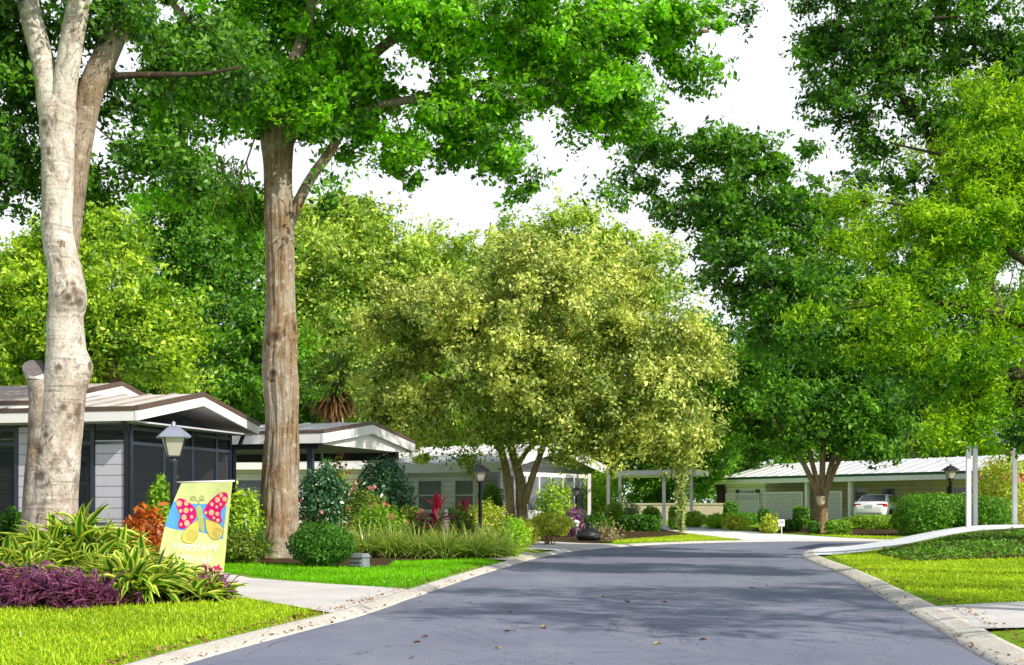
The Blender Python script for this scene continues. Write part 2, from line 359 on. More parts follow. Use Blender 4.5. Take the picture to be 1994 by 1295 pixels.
M = dict(
 asphalt=asphalt(), ground=groundmat(), mulch=mulchmat(),
 kerb=concrete('kerb_concrete', (0.66,0.62,0.56), (0.36,0.30,0.24)),
 drive=concrete('driveway_concrete', (0.72,0.69,0.68), (0.40,0.37,0.36)),
 drivew=concrete('bluish_white_concrete', (0.88,0.91,0.98), (0.66,0.67,0.72)),  # near-white concrete, tinted faintly blue
 white=plain('white_paint', (0.80,0.79,0.78), 0.45, 0.06), cream=plain('cream_paint', (0.70,0.66,0.50), 0.6, 0.1),
 whitetrim=plain('white_trim', (0.84,0.83,0.84), 0.4, 0.05), ceil=plain('white_ceiling', (0.92,0.90,0.84), 0.6, 0.05),
 brown=plain('brown_trim', (0.115,0.070,0.055), 0.5, 0.2), navy=plain('dark_post_paint', (0.030,0.036,0.062), 0.4, 0.2),
 black=plain('black_paint', (0.018,0.018,0.022), 0.4, 0.2), grey=plain('grey_plastic', (0.20,0.22,0.25), 0.5, 0.2),
 darkgrey=plain('dark_grey_cover', (0.06,0.065,0.075), 0.7, 0.25), greenpaint=plain('dark_green_paint', (0.01,0.10,0.055), 0.45, 0.2),
 lav=siding('lavender_siding', (0.56,0.55,0.63)), whites=siding('white_siding', (0.86,0.87,0.90), 0.22), creams=siding('cream_siding', (0.93,0.90,0.80), 0.24), tan=siding('tan_siding', (0.90,0.80,0.55), 0.24),
 roofm=roofmetal('pale_metal_roof', (0.84,0.79,0.76), None), roofw=roofmetal('white_metal_roof', (0.85,0.85,0.87), None), shingle=shinglemat(),
 screen=screenmat(), glass=glassmat('dark_window_glass'), glassb=glassmat('grey_window_glass', (0.22,0.25,0.28)), lampglass=lampglass(),
 lampcap=plain('sunlit_lamp_roof', (0.30,0.33,0.42), 0.35, 0.2, metal=0.3),  # pale blue of the sunlit lantern roof, set as its base colour
 wall=plain('tan_stucco', (0.52,0.44,0.33), 0.9, 0.15, bst=0.3), seam=plain('weathered_seam', (0.33,0.28,0.26), 0.6, 0.25), carp=plain('white_car_paint', (0.82,0.83,0.85), 0.18, 0.02, spec=0.6, bst=0.0),
 tyre=plain('tyre_rubber', (0.02,0.02,0.02), 0.8), rim=plain('alloy_rim', (0.45,0.46,0.48), 0.3, metal=0.8), red=plain('red_lens', (0.45,0.015,0.01), 0.2), plate=plain('plate_white', (0.6,0.65,0.6), 0.5),
 bag=plain('black_plastic_bag', (0.015,0.016,0.022), 0.25, 0.3, 12, 0.6, bst=0.8), terracotta=plain('pale_pot', (0.62,0.52,0.36), 0.7), stone=plain('pale_stone', (0.62,0.55,0.42), 0.8, 0.2, 12),
 bark1=barkmat('smooth_grey_bark', (0.49,0.435,0.385), (0.12,0.085,0.06), (0.76,0.73,0.69), (5,5,2.2), 0.55, 0.5, 2.9, 0.5),
 limbb=barkmat('shaded_limb_bark', (0.27,0.20,0.135), (0.08,0.055,0.035), (0.45,0.40,0.34), (6,6,2), 0.5, 0.3),  # darker, browner trunk bark; the limb's shade is put into the colour
 bark1d=barkmat('shaded_stub_bark', (0.33,0.26,0.20), (0.07,0.05,0.035), (0.60,0.58,0.55), (5,5,2.2), 0.6, 0.4, 2.9, 0.6),  # stub's own brown, with the shadow on it painted into the colour
 bark2=barkmat('ridged_oak_bark', (0.30,0.205,0.12), (0.05,0.032,0.02), (0.54,0.50,0.44), (16,16,1.1), 0.6),
 bark3=barkmat('brown_bark', (0.28,0.20,0.11), (0.08,0.05,0.028), (0.46,0.40,0.28), (9,9,1.5), 0.4),
 barkd=barkmat('dark_bark', (0.075,0.055,0.035), (0.02,0.014,0.01), (0.14,0.12,0.09), (9,9,1.5), 0.3),
 barkp=barkmat('palm_bark', (0.24,0.14,0.08), (0.06,0.03,0.02), (0.34,0.24,0.15), (6,6,9), 0.4),
 cut=plain('cut_wood', (0.14,0.125,0.13), 0.8, 0.3, 14),
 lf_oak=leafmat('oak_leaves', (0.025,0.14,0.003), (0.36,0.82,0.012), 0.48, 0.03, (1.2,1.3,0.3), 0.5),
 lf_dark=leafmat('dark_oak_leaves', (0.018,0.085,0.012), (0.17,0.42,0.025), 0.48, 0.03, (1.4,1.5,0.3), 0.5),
 lf_cyp=leafmat('feathery_leaves', (0.05,0.24,0.004), (0.52,0.80,0.014), 0.5, 0.02, (1.15,1.15,0.4), 0.5),
 lf_ctr=leafmat('pale_olive_leaves', (0.085,0.18,0.008), (0.80,0.87,0.20), 0.30, 0.05, (1.15,1.15,0.4), 0.5),
 lf_brt=leafmat('bright_green_leaves', (0.09,0.28,0.006), (0.64,0.86,0.05), 0.4, 0.04, (1.15,1.15,0.4), 0.5),
 lf_mid=leafmat('mid_green_leaves', (0.05,0.19,0.008), (0.40,0.66,0.04), 0.38, 0.03, (1.3,1.3,0.4), 0.5),
 lf_lgt=leafmat('light_green_leaves', (0.10,0.25,0.010), (0.68,0.84,0.12), 0.35, 0.04, (1.15,1.2,0.4), 0.5),
 lf_bd=leafmat('deep_green_leaves', (0.022,0.11,0.008), (0.20,0.48,0.020), 0.40, 0.03, (1.4,1.4,0.4), 0.5),
 lf_cam=leafmat('camellia_leaves', (0.010,0.065,0.020), (0.06,0.22,0.06), 0.2, 0.10, (1.2,1.4,0.5), 0.35),
 lf_hedge=leafmat('hedge_leaves', (0.012,0.085,0.006), (0.10,0.30,0.014), 0.3, 0.03, (1.4,1.4,0.4), 0.5), lf_lime=leafmat('lime_leaves', (0.13,0.38,0.008), (0.52,0.78,0.03), 0.4, 0.035, (1.3,1.3,0.4), 0.5),
 lf_yel=leafmat('yellow_green_leaves', (0.24,0.35,0.012), (0.80,0.86,0.10), 0.4, 0.04, (1.15,1.15,0.4), 0.5), lf_olive=leafmat('olive_shrub_leaves', (0.05,0.12,0.008), (0.26,0.36,0.03), 0.3, 0.03, (1.4,1.4,0.4), 0.5),
 lf_red=leafmat('croton_leaves', (0.16,0.03,0.006), (0.85,0.26,0.015), 0.4, 0.04, (1.3,0.9,0.5), 0.5), lf_pur=leafmat('purple_leaves', (0.07,0.012,0.07), (0.40,0.12,0.36), 0.3, 0.08, (1.3,0.7,1.1), 0.4),
 lf_gry=leafmat('grey_green_leaves', (0.16,0.24,0.12), (0.50,0.60,0.38), 0.3, 0.03, (1.3,1.3,0.6), 0.5),
 fl_pink=leafmat('pink_petals', (0.55,0.10,0.14), (0.85,0.38,0.36), 0.4, 0.03, (1.2,1,1)), dead=leafmat('dead_fronds', (0.14,0.06,0.03), (0.48,0.30,0.16), 0.3, 0.05, (1.2,0.9,0.6)),
 moss=leafmat('dry_twigs', (0.20,0.16,0.07), (0.45,0.38,0.2), 0.2, 0.03), lf_vine=leafmat('vine_leaves', (0.14,0.26,0.02), (0.70,0.80,0.30), 0.3, 0.06, (1.2,1.2,0.4), 0.5),
 strap=stripeleaf('variegated_strap_leaf', (0.05,0.26,0.008), (0.85,0.88,0.20), 0.35, 0.05), strapd=stripeleaf('green_strap_leaf', (0.03,0.17,0.015), (0.14,0.32,0.07), lo=0.3, hi=0.9),
 fount=stripeleaf('fountain_grass_blade', (0.20,0.36,0.03), (0.50,0.60,0.20), 0.4, 0.03), ti=stripeleaf('ti_leaf', (0.42,0.006,0.05), (0.60,0.02,0.10), 0.45, 0.1), tid=stripeleaf('dark_ti_leaf', (0.11,0.004,0.05), (0.26,0.01,0.11), 0.4, 0.1),
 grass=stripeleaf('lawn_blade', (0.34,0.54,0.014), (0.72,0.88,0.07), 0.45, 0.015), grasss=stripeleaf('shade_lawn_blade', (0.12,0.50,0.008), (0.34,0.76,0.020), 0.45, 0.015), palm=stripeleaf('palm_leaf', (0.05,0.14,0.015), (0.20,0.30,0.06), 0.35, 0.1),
 fy=cloth('flag_yellow_cloth', (0.76,0.84,0.36), 0.35), fb=cloth('flag_blue_cloth', (0.13,0.44,0.90), 0.35), fm=cloth('flag_magenta', (0.78,0.02,0.20), 0.35), fo=cloth('flag_orange', (0.96,0.60,0.34), 0.3), fw=cloth('flag_wing_yellow', (0.88,0.70,0.16), 0.35), fg=cloth('flag_body_green', (0.66,0.72,0.26)), fl=cloth('flag_line', (0.42,0.36,0.20)), ft=cloth('flag_letter', (0.97,0.98,0.95), 0.2), fk=cloth('flag_brown', (0.40,0.22,0.16)),
 leafy=plain('dry_yellow_leaf', (0.55,0.40,0.10), 0.8, 0.25, 20), leafb=plain('dry_brown_leaf', (0.16,0.06,0.025), 0.8, 0.3, 20),
)

# ------------------------------------------------------------------ foliage generators
def unit(v): return v/(np.linalg.norm(v, axis=-1, keepdims=True)+1e-9)
def leaves(name, P, size, mat, parent, bias=None, tint=None, aspect=0.5, jit=0.5):
    """P (n,3) leaf centres -> one mesh of rhombic leaves"""
    n = len(P); s = size*rng.uniform(1-jit, 1+jit, n)
    nr = rng.normal(size=(n,3))
    if bias is not None: nr = nr*0.75+bias
    nr = unit(nr); d = unit(np.cross(nr, rng.normal(size=(n,3)))); e = np.cross(nr, d)
    L = (s*0.5)[:,None]; W = (s*0.5*aspect)[:,None]
    V = np.empty((n,4,3)); V[:,0] = P-d*L; V[:,1] = P+e*W+d*L*0.1; V[:,2] = P+d*L; V[:,3] = P-e*W+d*L*0.1
    V[:,2] -= nr*L*0.25; V[:,0] -= nr*L*0.1
    if tint is None: tint = rng.uniform(0,1,n)
    return link(name, V.reshape(-1,3), np.arange(n*4).reshape(n,4), mat, parent, attrs={'tint':('FACE', np.clip(tint,0,1))})
def ribbons(name, B, az, el, L, W, droop, mat, parent, seg=6, across=True, tint=None, base_w=0.5, fold=0.25, peak=0.45):
    """arching strap leaves / blades, all arrays of length n"""
    n = len(B); t = np.linspace(0, 1, seg+1)[None,:]
    h = np.stack([np.cos(az), np.sin(az), np.zeros(n)], 1); sd = np.stack([-np.sin(az), np.cos(az), np.zeros(n)], 1)
    Lc = L[:,None]
    hor = Lc*(t*np.cos(el)[:,None]+0.35*droop[:,None]*t*t); ver = Lc*(t*np.sin(el)[:,None]-droop[:,None]*t*t)
    P = B[:,None,:]+hor[...,None]*h[:,None,:]; P[...,2] += ver
    w = np.where(t < peak, base_w+(1-base_w)*np.sin(np.pi/2*t/peak), np.cos(np.pi/2*(t-peak)/(1-peak)))
    w = np.maximum(w, 0.03)*W[:,None]/2
    roll = rng.uniform(-0.5, 0.5, n)
    up = np.array([0,0,1.0])
    sv = sd*np.cos(roll)[:,None]+up*np.sin(roll)[:,None]
    Lf = P-w[...,None]*sv[:,None,:]; Rt = P+w[...,None]*sv[:,None,:]
    k = seg+1
    if tint is None: tint = rng.uniform(0,1,n)
    if across:
        mid = P.copy(); mid[...,2] -= fold*w
        V = np.stack([Lf, mid, Rt], 2).reshape(-1,3)
        edge = np.tile(np.array([1.0,0.0,1.0]), n*k)
        ii = (np.arange(n)[:,None]*k+np.arange(seg)[None,:]).ravel()*3
        Fq = np.concatenate([np.stack([ii,ii+1,ii+4,ii+3],1), np.stack([ii+1,ii+2,ii+5,ii+4],1)])
        ft = np.tile(np.repeat(tint, seg), 2)
    else:
        V = np.stack([Lf, Rt], 2).reshape(-1,3); edge = np.tile(np.repeat(np.linspace(0,1,k),2), n)
        ii = (np.arange(n)[:,None]*k+np.arange(seg)[None,:]).ravel()*2
        Fq = np.stack([ii,ii+1,ii+3,ii+2],1); ft = np.repeat(tint, seg)
    return link(name, V, Fq, mat, parent, smooth=False, attrs={'edge':('POINT', edge), 'tint':('FACE', ft)})

def blob_points(blobs, n, shell=0.45):
    """blobs: rows (x,y,z,rx,ry,rz); n clump centres shared by volume"""
    B = np.array(blobs, float); w = (B[:,3]*B[:,4]*B[:,5])**0.75; w /= w.sum()
    k = rng.choice(len(B), n, p=w); d = unit(rng.normal(size=(n,3))); r = rng.uniform(0,1,n)**shell
    return B[k,:3]+d*r[:,None]*B[k,3:6], d
def grow(starts, targets, step=0.7, r0=0.012, expo=2.2, maxr=0.2, sag=0.12):
    """branch skeleton: every target is joined to the nearest node already there"""
    nodes = [np.array(s, float) for s in starts]; par = [-1]*len(nodes); ns = len(nodes)
    base = np.mean(nodes[:max(1,ns)], 0)
    order = np.argsort(np.linalg.norm(targets-base, axis=1))
    arr = np.array(nodes)
    for i in order:
        T = targets[i]; d = np.linalg.norm(arr-T, axis=1); pen = 0.25*np.linalg.norm(arr-base, axis=1)
        j = int(np.argmin(d+pen*0.5)); a = arr[j]; q = max(1, int(d[j]/step)); p = j; new = []
        for k in range(1, q+1):
            t = k/q; pos = a+(T-a)*t
            if k < q: pos = pos+rng.normal(size=3)*0.09*step*1.5; pos[2] += sag*math.sin(math.pi*t)*d[j]*0.5
            nodes.append(pos); par.append(p); p = len(nodes)-1; new.append(pos)
        arr = np.vstack([arr, new])
    m = len(nodes); acc = np.zeros(m); r = np.zeros(m); ch = np.zeros(m, int)
    for i in range(m-1, ns-1, -1):
        if acc[i] == 0: acc[i] = r0**expo
        acc[par[i]] += acc[i]
    r = np.minimum(np.maximum(acc, r0**expo)**(1/expo), maxr)
    return arr, par, r, ns
def branch_mesh(name, sk, mat, parent, n=5, minr=0.0, extra=None):
    P, par, r, ns = sk; V = []; Fq = []
    idx = [i for i in range(ns, len(P)) if r[i] >= minr]
    if not idx: return None
    core = [(i, (i-1 if np.linalg.norm(P[i]-P[i-1]) < 1.6 else int(np.argmin(np.linalg.norm(P[:i]-P[i], axis=1))))) for i in range(1, ns)]
    A = P[[par[i] for i in idx]+[a for _, a in core]]; B = P[idx+[b for b, _ in core]]; rb = np.concatenate([r[idx], np.full(len(core), 0.008)]); ra = np.array([min(r[par[i]], r[i]*1.35) for i in idx]+[0.008]*len(core))
    if extra is not None: A = np.vstack([A, extra[0]]); B = np.vstack([B, extra[1]]); ra = np.concatenate([ra, np.full(len(extra[0]), extra[2])]); rb = np.concatenate([rb, np.full(len(extra[0]), extra[2]*0.4)])
    idx = list(range(len(rb)))
    d = unit(B-A); ref = np.where(np.abs(d[:,2:3]) < 0.9, np.array([[0,0,1.0]]), np.array([[1.0,0,0]]))
    u = unit(np.cross(d, ref)); w = np.cross(d, u)
    t = 2*np.pi*np.arange(n)/n
    ring = np.cos(t)[None,:,None]*u[:,None,:]+np.sin(t)[None,:,None]*w[:,None,:]
    VA = A[:,None,:]+ring*ra[:,None,None]; VB = B[:,None,:]+ring*rb[:,None,None]+(d*rb[:,None]*0.3)[:,None,:]
    V = np.concatenate([VA, VB], 1).reshape(-1,3); o = (np.arange(len(idx))*2*n)[:,None]; k = np.arange(n)[None,:]
    Fq = np.stack([o+k, o+(k+1)%n, o+n+(k+1)%n, o+n+k], -1).reshape(-1,4)
    return link(name, V, Fq, mat, parent, smooth=True)
def pxblobs(rows, f=1.0):
    """rows (px,py,rx_px,ry_px,Y[,depth radius m]) -> world ellipsoids standing at their own depth"""
    out = []
    for r in rows:
        px, py, rx, ry, Y = r[:5]; p = at(px, py, Y); s = Y/F
        out.append((*p, rx*s, (r[5] if len(r) > 5 else max(rx,ry)*s*0.9), ry*s))
    return out
def crown(parent, blobs, starts, nclump, perclump, lsize, mat, bark, csig=0.42, shell=0.5, r0=0.010, maxr=0.16, flat=0.6, minr=0.0, aspect=0.5, outb=0.5, upb=0.35, step=0.7, name='crown', sub=7, hole=(0.4,1.5)):
    Cn, D = blob_points(blobs, int(nclump*hole[1]), shell)
    hv = np.array([mnoise.noise(Vector((float(a)*hole[0]+17,float(b)*hole[0],float(c)*hole[0]))) for a,b,c in Cn]); keep = np.sort(np.argsort(-hv-rng.normal(size=len(hv))*0.06)[:nclump]); Cn = Cn[keep]; D = D[keep]
    cs = csig*rng.uniform(0.55, 1.45, nclump)
    # every clump is a handful of leafy sprays growing out of the end of a branch
    S = (unit(rng.normal(size=(nclump, sub, 3))+D[:,None,:]*0.6+np.array([0,0,0.1]))*rng.uniform(0.7,2.1,(nclump,sub,1))*np.array([1,1,flat]))*cs[:,None,None]
    if starts is not None:
        sk = grow(starts, Cn, step=step, r0=r0, maxr=maxr)
        branch_mesh('branches', sk, bark, parent, minr=minr, extra=None if minr > 0 else (np.repeat(Cn, sub, 0), (Cn[:,None,:]+S).reshape(-1,3), r0*0.6))
    n = nclump*perclump; k = np.repeat(np.arange(nclump), perclump); q = rng.integers(0, sub, n); tt = rng.uniform(0.1, 1.08, n)
    lat = rng.normal(size=(n,3))*np.array([1,1,0.8])*(0.33*cs[k]*(1.15-0.6*tt))[:,None]
    off = S[k, q]*tt[:,None]+lat; P = Cn[k]+off
    b = D[k]*outb+np.array([0,0,upb])
    tint = np.clip(0.5+rng.normal(size=nclump)[k]*0.22+rng.normal(size=(nclump,sub))[k,q]*0.12+rng.normal(size=n)*0.26+off[:,2]/csig*0.06, 0, 1)
    return leaves(name, P, lsize, mat, parent, b, tint, aspect)

SCARS = {}; KEEP = []
def trunk_rings(ctrl, nseg, nlen, amp, freq, seed, bulges=(), flare=0.0, ridge=0.0, nr=9):
    """ctrl rows (x,y,z,r): swept, noisy tube -> V, F"""
    P = spline(ctrl, max(2, nlen//(len(ctrl)-1))); n = len(P); V = []; SC = []
    for i, p in enumerate(P):
        d = P[min(i+1,n-1),:3]-P[max(i-1,0),:3]; d = d/(np.linalg.norm(d)+1e-9)
        a = np.cross(d, [0,1,0.05]); a /= np.linalg.norm(a); b = np.cross(d, a)
        for q in range(nseg):
            t = 2*math.pi*q/nseg; dr = math.cos(t)*a+math.sin(t)*b; c = p[:3]+dr*p[3]
            nz = mnoise.noise(Vector((c[0]*freq+seed, c[1]*freq, c[2]*freq*0.6)))+0.5*mnoise.noise(Vector((c[0]*freq*2.7, c[1]*freq*2.7+seed, c[2]*freq*1.4)))
            rr = p[3]*(1+amp*nz)
            if ridge:
                w = 0.8*mnoise.noise(Vector((c[2]*0.7, seed, t*0.6)))
                rr += p[3]*ridge*(abs(math.sin((t+w*0.5)*nr/2))**0.6-0.6)+p[3]*ridge*0.8*mnoise.noise(Vector((t*nr*0.7, c[2]*1.1, seed)))
            if flare: rr += p[3]*flare*math.exp(-(p[2]-P[0,2])/0.35)*(0.7+0.6*math.cos(t*5+seed))
            sc_ = 0.0
            for (bz, bt, bs, bh) in bulges:
                dt = (t-bt+math.pi)%(2*math.pi)-math.pi; q2 = ((p[2]-bz)/bs)**2+(dt*p[3]/bs)**2
                if q2 < 6: rr += bh*math.exp(-q2)-0.9*bh*math.exp(-q2*7)-0.35*bh*math.exp(-((q2**0.5-0.75)/0.12)**2); sc_ = max(sc_, math.exp(-q2*4), 0.9*math.exp(-((q2**0.5-0.78)/0.16)**2)*(0.5+0.5*math.sin(3*dt+p[2]*9)))
            V.append(p[:3]+dr*rr); SC.append(sc_)
    Fc = [(i*nseg+q, i*nseg+(q+1)%nseg, (i+1)*nseg+(q+1)%nseg, (i+1)*nseg+q) for i in range(n-1) for q in range(nseg)]
    Fc.append(tuple((n-1)*nseg+q for q in range(nseg)))
    SCARS[id(V)] = SC
    return V, Fc
def merge(parts):
    V = []; Fc = []; S_ = []
    for v, f in parts:
        o = len(V); S_ += SCARS.get(id(v), [0.0]*len(v)); V += list(v); Fc += [tuple(o+k for k in q) for q in f]
    SCARS['last'] = S_
    return V, Fc
def pxctrl(rows, Y, dy=None):
    """rows (px,py,width_px[,dY])"""
    out = []
    for r in rows:
        y = Y+(r[3] if len(r) > 3 else 0); p = at(r[0], r[1], y); out.append((*p, r[2]*y/F/2))
    return out
def pts_of(ctrl, n=6): return [p[:3] for p in spline(ctrl, n)]

# ================================================================== SETTING
def axis(a, b, near0, near1, fine, coarse):
    return np.unique(np.concatenate([np.arange(near0, near1, fine), np.linspace(a, near0, 28), np.linspace(near1, b, 40)]))
xs = axis(-260, 260, -16, 30, 0.4, 8); ys = axis(-60, 420, 4, 90, 0.4, 8)
GX, GY = np.meshgrid(xs, ys); GZ = zg(GX.ravel(), GY.ravel())
nx, ny = len(xs), len(ys); ii = (np.arange(ny-1)[:,None]*nx+np.arange(nx-1)[None,:]).ravel()
tag(link('ground', np.column_stack([GX.ravel(), GY.ravel(), GZ]), np.stack([ii,ii+1,ii+nx+1,ii+nx],1), M['ground'], smooth=True), kind='structure')
tag(drape('road', [tuple(p) for p in ROAD], 0.0, 1.5, M['asphalt'], road=True), kind='structure')
def kerb(edge, side, lo, hi, kw=1.0):
    P = edge[(edge[:,1] >= lo)] if hi is None else edge[(edge[:,1] >= lo) & (edge[:,1] <= hi)]
    d = np.gradient(P, axis=0); d /= np.linalg.norm(d, axis=1, keepdims=True); nrm = np.stack([-d[:,1], d[:,0]], 1)*side
    prof = [(-0.04,-0.05),(0.0,0.012),(0.10,0.028),(0.33,0.062),(0.40,0.060),(0.43,-0.03)]
    V = []
    for (o, z) in prof: V.append(np.column_stack([P+nrm*o*kw, np.full(len(P), z)]))
    V = np.stack(V, 1).reshape(-1,3); k = len(prof); n = len(P)
    i = (np.arange(n-1)[:,None]*k+np.arange(k-1)[None,:]).ravel()
    tag(link('kerb', V, np.stack([i,i+k,i+k+1,i+1],1), M['kerb'], smooth=False), kind='structure')
kerb(LE, 1, -40, None, 0.58); kerb(RE, -1, -40, None, 0.82)
DRIVES = [
 ('drive', [(-1.15,18.5),(-1.66,14.65),(-2.05,14.7),(-3.7,17.6),(-4.35,19.6),(-6.3,22.4),(-6.3,24.2),(-4.9,23.0),(-4.0,21.2)]),
 ('drive', [(4.50,15.3),(4.02,12.5),(9.5,13.4),(9.5,18.2)]),
 ('drive', [(0.10,28.7),(0.78,33.4),(-0.5,35.6),(-1.2,31.0)]),
 ('drive', [(1.35,36.2),(3.4,41.9),(1.4,44.5),(-3.0,43.0),(-1.0,37.5)]),
 ('drivew', [(6.85,32.6),(8.25,38.2),(10.4,40.2),(14,41.4),(24,42.2),(24,38.4),(14.4,36.4),(12.3,35.1),(10.0,33.7),(7.7,32.3)]),
 ('drivew', [(8.0,47.7),(12.9,48.9),(9.6,57.5),(8.6,64.5),(6.6,65.5),(6.4,58.5)]),
]
for k, p in DRIVES: tag(drape('driveway', p, 0.016, 0.22, M[k], apron=True), kind='structure')
BEDS = [
 [(-13,14.7),(-6.2,14.6),(-4.6,15.1),(-3.3,16.2),(-3.75,17.9),(-4.5,19.8),(-6.5,22.6),(-6.6,24.6),(-13,26)],
 [(-9.5,27.2),(-6.6,25.8),(-4.4,26.3),(-3.1,25.2),(-2.3,25.6),(-2.4,28.0),(-1.0,29.8),(-0.1,30.6),(-0.6,34),(-0.9,36.5),(-3.2,43.6),(-6,50),(-12,50)],
 [(0.2,46),(2.2,43.2),(3.2,44.2),(3.4,46.5),(7,53.5),(6.2,60),(0,58)],
 [(8.5,32.2),(10.1,33.3),(12.4,34.7),(14.5,36.0),(20,37.2),(20,29),(10.3,27.6),(8.0,27.9),(8.2,31)],
 [(10,58),(13.2,52.5),(20,51.5),(26,54),(24,66),(14,72)],
]
for p in BEDS: tag(drape('planting_bed', p, 0.03, 0.6, M['mulch']), kind='structure')
def avoid(x, y):
    bad = inpoly(x, y, ROAD)
    for _, p in DRIVES: bad |= inpoly(x, y, np.array(p, float))
    for p in BEDS: bad |= inpoly(x, y, np.array(p, float))
    return bad
def lawn(poly, n, h, w, mat, label, seg=2):
    P = np.array(poly, float); lo, hi = P.min(0), P.max(0); out = []
    need = n
    while need > 0:
        q = rng.uniform(lo, hi, (n, 2)); q = q[inpoly(q[:,0], q[:,1], P)]
        q = q[~avoid(q[:,0], q[:,1])]; q = q[pdist(q[:,0], q[:,1], ROAD) > np.where(inpoly(q[:,0], q[:,1], INNER), 0.34, 0.21)]; out.append(q[:need]); need -= len(q[:need])
    q = np.vstack(out); B = np.column_stack([q, zg(q[:,0], q[:,1])-0.01])
    big = 0.5+0.5*np.sin(q[:,0]*1.7+np.sin(q[:,1]*1.3)*2); tint = np.clip(rng.normal(0.5,0.22,n)+(big-0.5)*0.3, 0, 1)
    o = ribbons('lawn_grass', B, rng.uniform(0,2*np.pi,n), rng.uniform(0.6,1.5,n), h*rng.uniform(0.5,1.3,n), w*rng.uniform(0.7,1.3,n), rng.uniform(0.1,0.7,n), M[mat], None, seg=seg, across=False, tint=tint, base_w=0.8, peak=0.3)
    tag(o, label, 'grass', kind='stuff')
lawn([(-9,9),(-2.4,9),(-1.7,14.5),(-2.1,15.0),(-3.0,17),(-9,15.2)], 70000, 0.085, 0.010, 'grass', 'sunlit bright green lawn grass in front of the purple plants')
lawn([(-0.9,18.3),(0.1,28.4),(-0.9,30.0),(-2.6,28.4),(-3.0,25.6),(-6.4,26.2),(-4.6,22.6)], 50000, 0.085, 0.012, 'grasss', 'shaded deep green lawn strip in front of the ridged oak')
lawn([(5.0,14.6),(4.0,9),(9,9),(12,20),(14,32.5),(9.6,33.4),(7.5,32.6),(5.6,21)], 70000, 0.085, 0.013, 'grass', 'bright green lawn sloping up beside the right kerb')
lawn([(3.3,44.2),(6.4,46.9),(8.2,48.0),(6.6,58),(3.4,50)], 22000, 0.10, 0.022, 'grass', 'sunlit strip of lawn between the far driveway and the road bend')
lawn([(12.8,49.4),(24,49.6),(24,56),(11,57)], 16000, 0.10, 0.022, 'grass', 'sunlit lawn in front of the far clipped hedges')

# ================================================================== LAMP POSTS
def lamp(px, Y, sc, label, cap, rot=0.5, pole='black'):
    X = gx(px, Y); b = thing('lamp_post', (X, Y, z1(X, Y)), label, 'lamp post', 'garden lamp posts')
    b.rotation_euler[2] = rot; z = lambda v: v*sc
    org = np.array(root_loc(b))
    def add(mb, nm, mat, sm_=False, par=b):
        mb.v = [tuple(np.array(v)*sc+org) for v in mb.v]; return mb.build(nm, mat, par, sm_)
    add(MB().lathe((0,0,0), [(0.085,-0.12),(0.085,0.10),(0.06,0.14),(0.052,0.18),(0.048,1.70),(0.058,1.71),(0.058,1.78),(0.04,1.80)], 14), 'post', M[pole], True)
    m = MB(); m.lathe((0,0,0), [(0.05,1.76),(0.12,1.80),(0.12,1.82)], 4)
    for k in range(4):
        t = math.pi/2*(k+0.5); a = (0.118*math.cos(t), 0.118*math.sin(t), 1.815); c = (0.205*math.cos(t), 0.205*math.sin(t), 2.08); m.tube([a, c], 0.011, 5)
    add(m, 'lantern_frame', M[pole])
    for k in range(4):
        g = MB(); t0 = math.pi/2*(k+0.54); t1 = math.pi/2*(k+1.46)
        g.poly([(0.112*math.cos(t0),0.112*math.sin(t0),1.822),(0.112*math.cos(t1),0.112*math.sin(t1),1.822),(0.198*math.cos(t1),0.198*math.sin(t1),2.075),(0.198*math.cos(t0),0.198*math.sin(t0),2.075)])
        add(g, 'lantern_pane', M['lampglass'])
    add(MB().lathe((0,0,0), [(0.30,2.068),(0.305,2.085),(0.225,2.14),(0.10,2.22),(0.085,2.228)], 4), 'lantern_roof', M[cap])
    add(MB().lathe((0,0,0), [(0.04,2.225),(0.045,2.24),(0.022,2.255),(0.03,2.275),(0.012,2.30)], 10), 'finial', M[cap], True)
    return b
LAMP1 = lamp(338, 19.0, 0.985, 'black lamp post with a pale lantern beside the butterfly flag', 'lampcap', 0.35, 'navy')
lamp(935, 36.8, 1.0, 'black lamp post standing behind the fountain grass near the red ti plants', 'black', 0.25)
lamp(1122, 57.0, 0.80, 'small black lamp post among shrubs above the black refuse bag', 'black', 0.5)
lamp(1851, 55.0, 1.22, 'black lamp post behind the big dark hedge near the white sedan', 'black', 0.2)

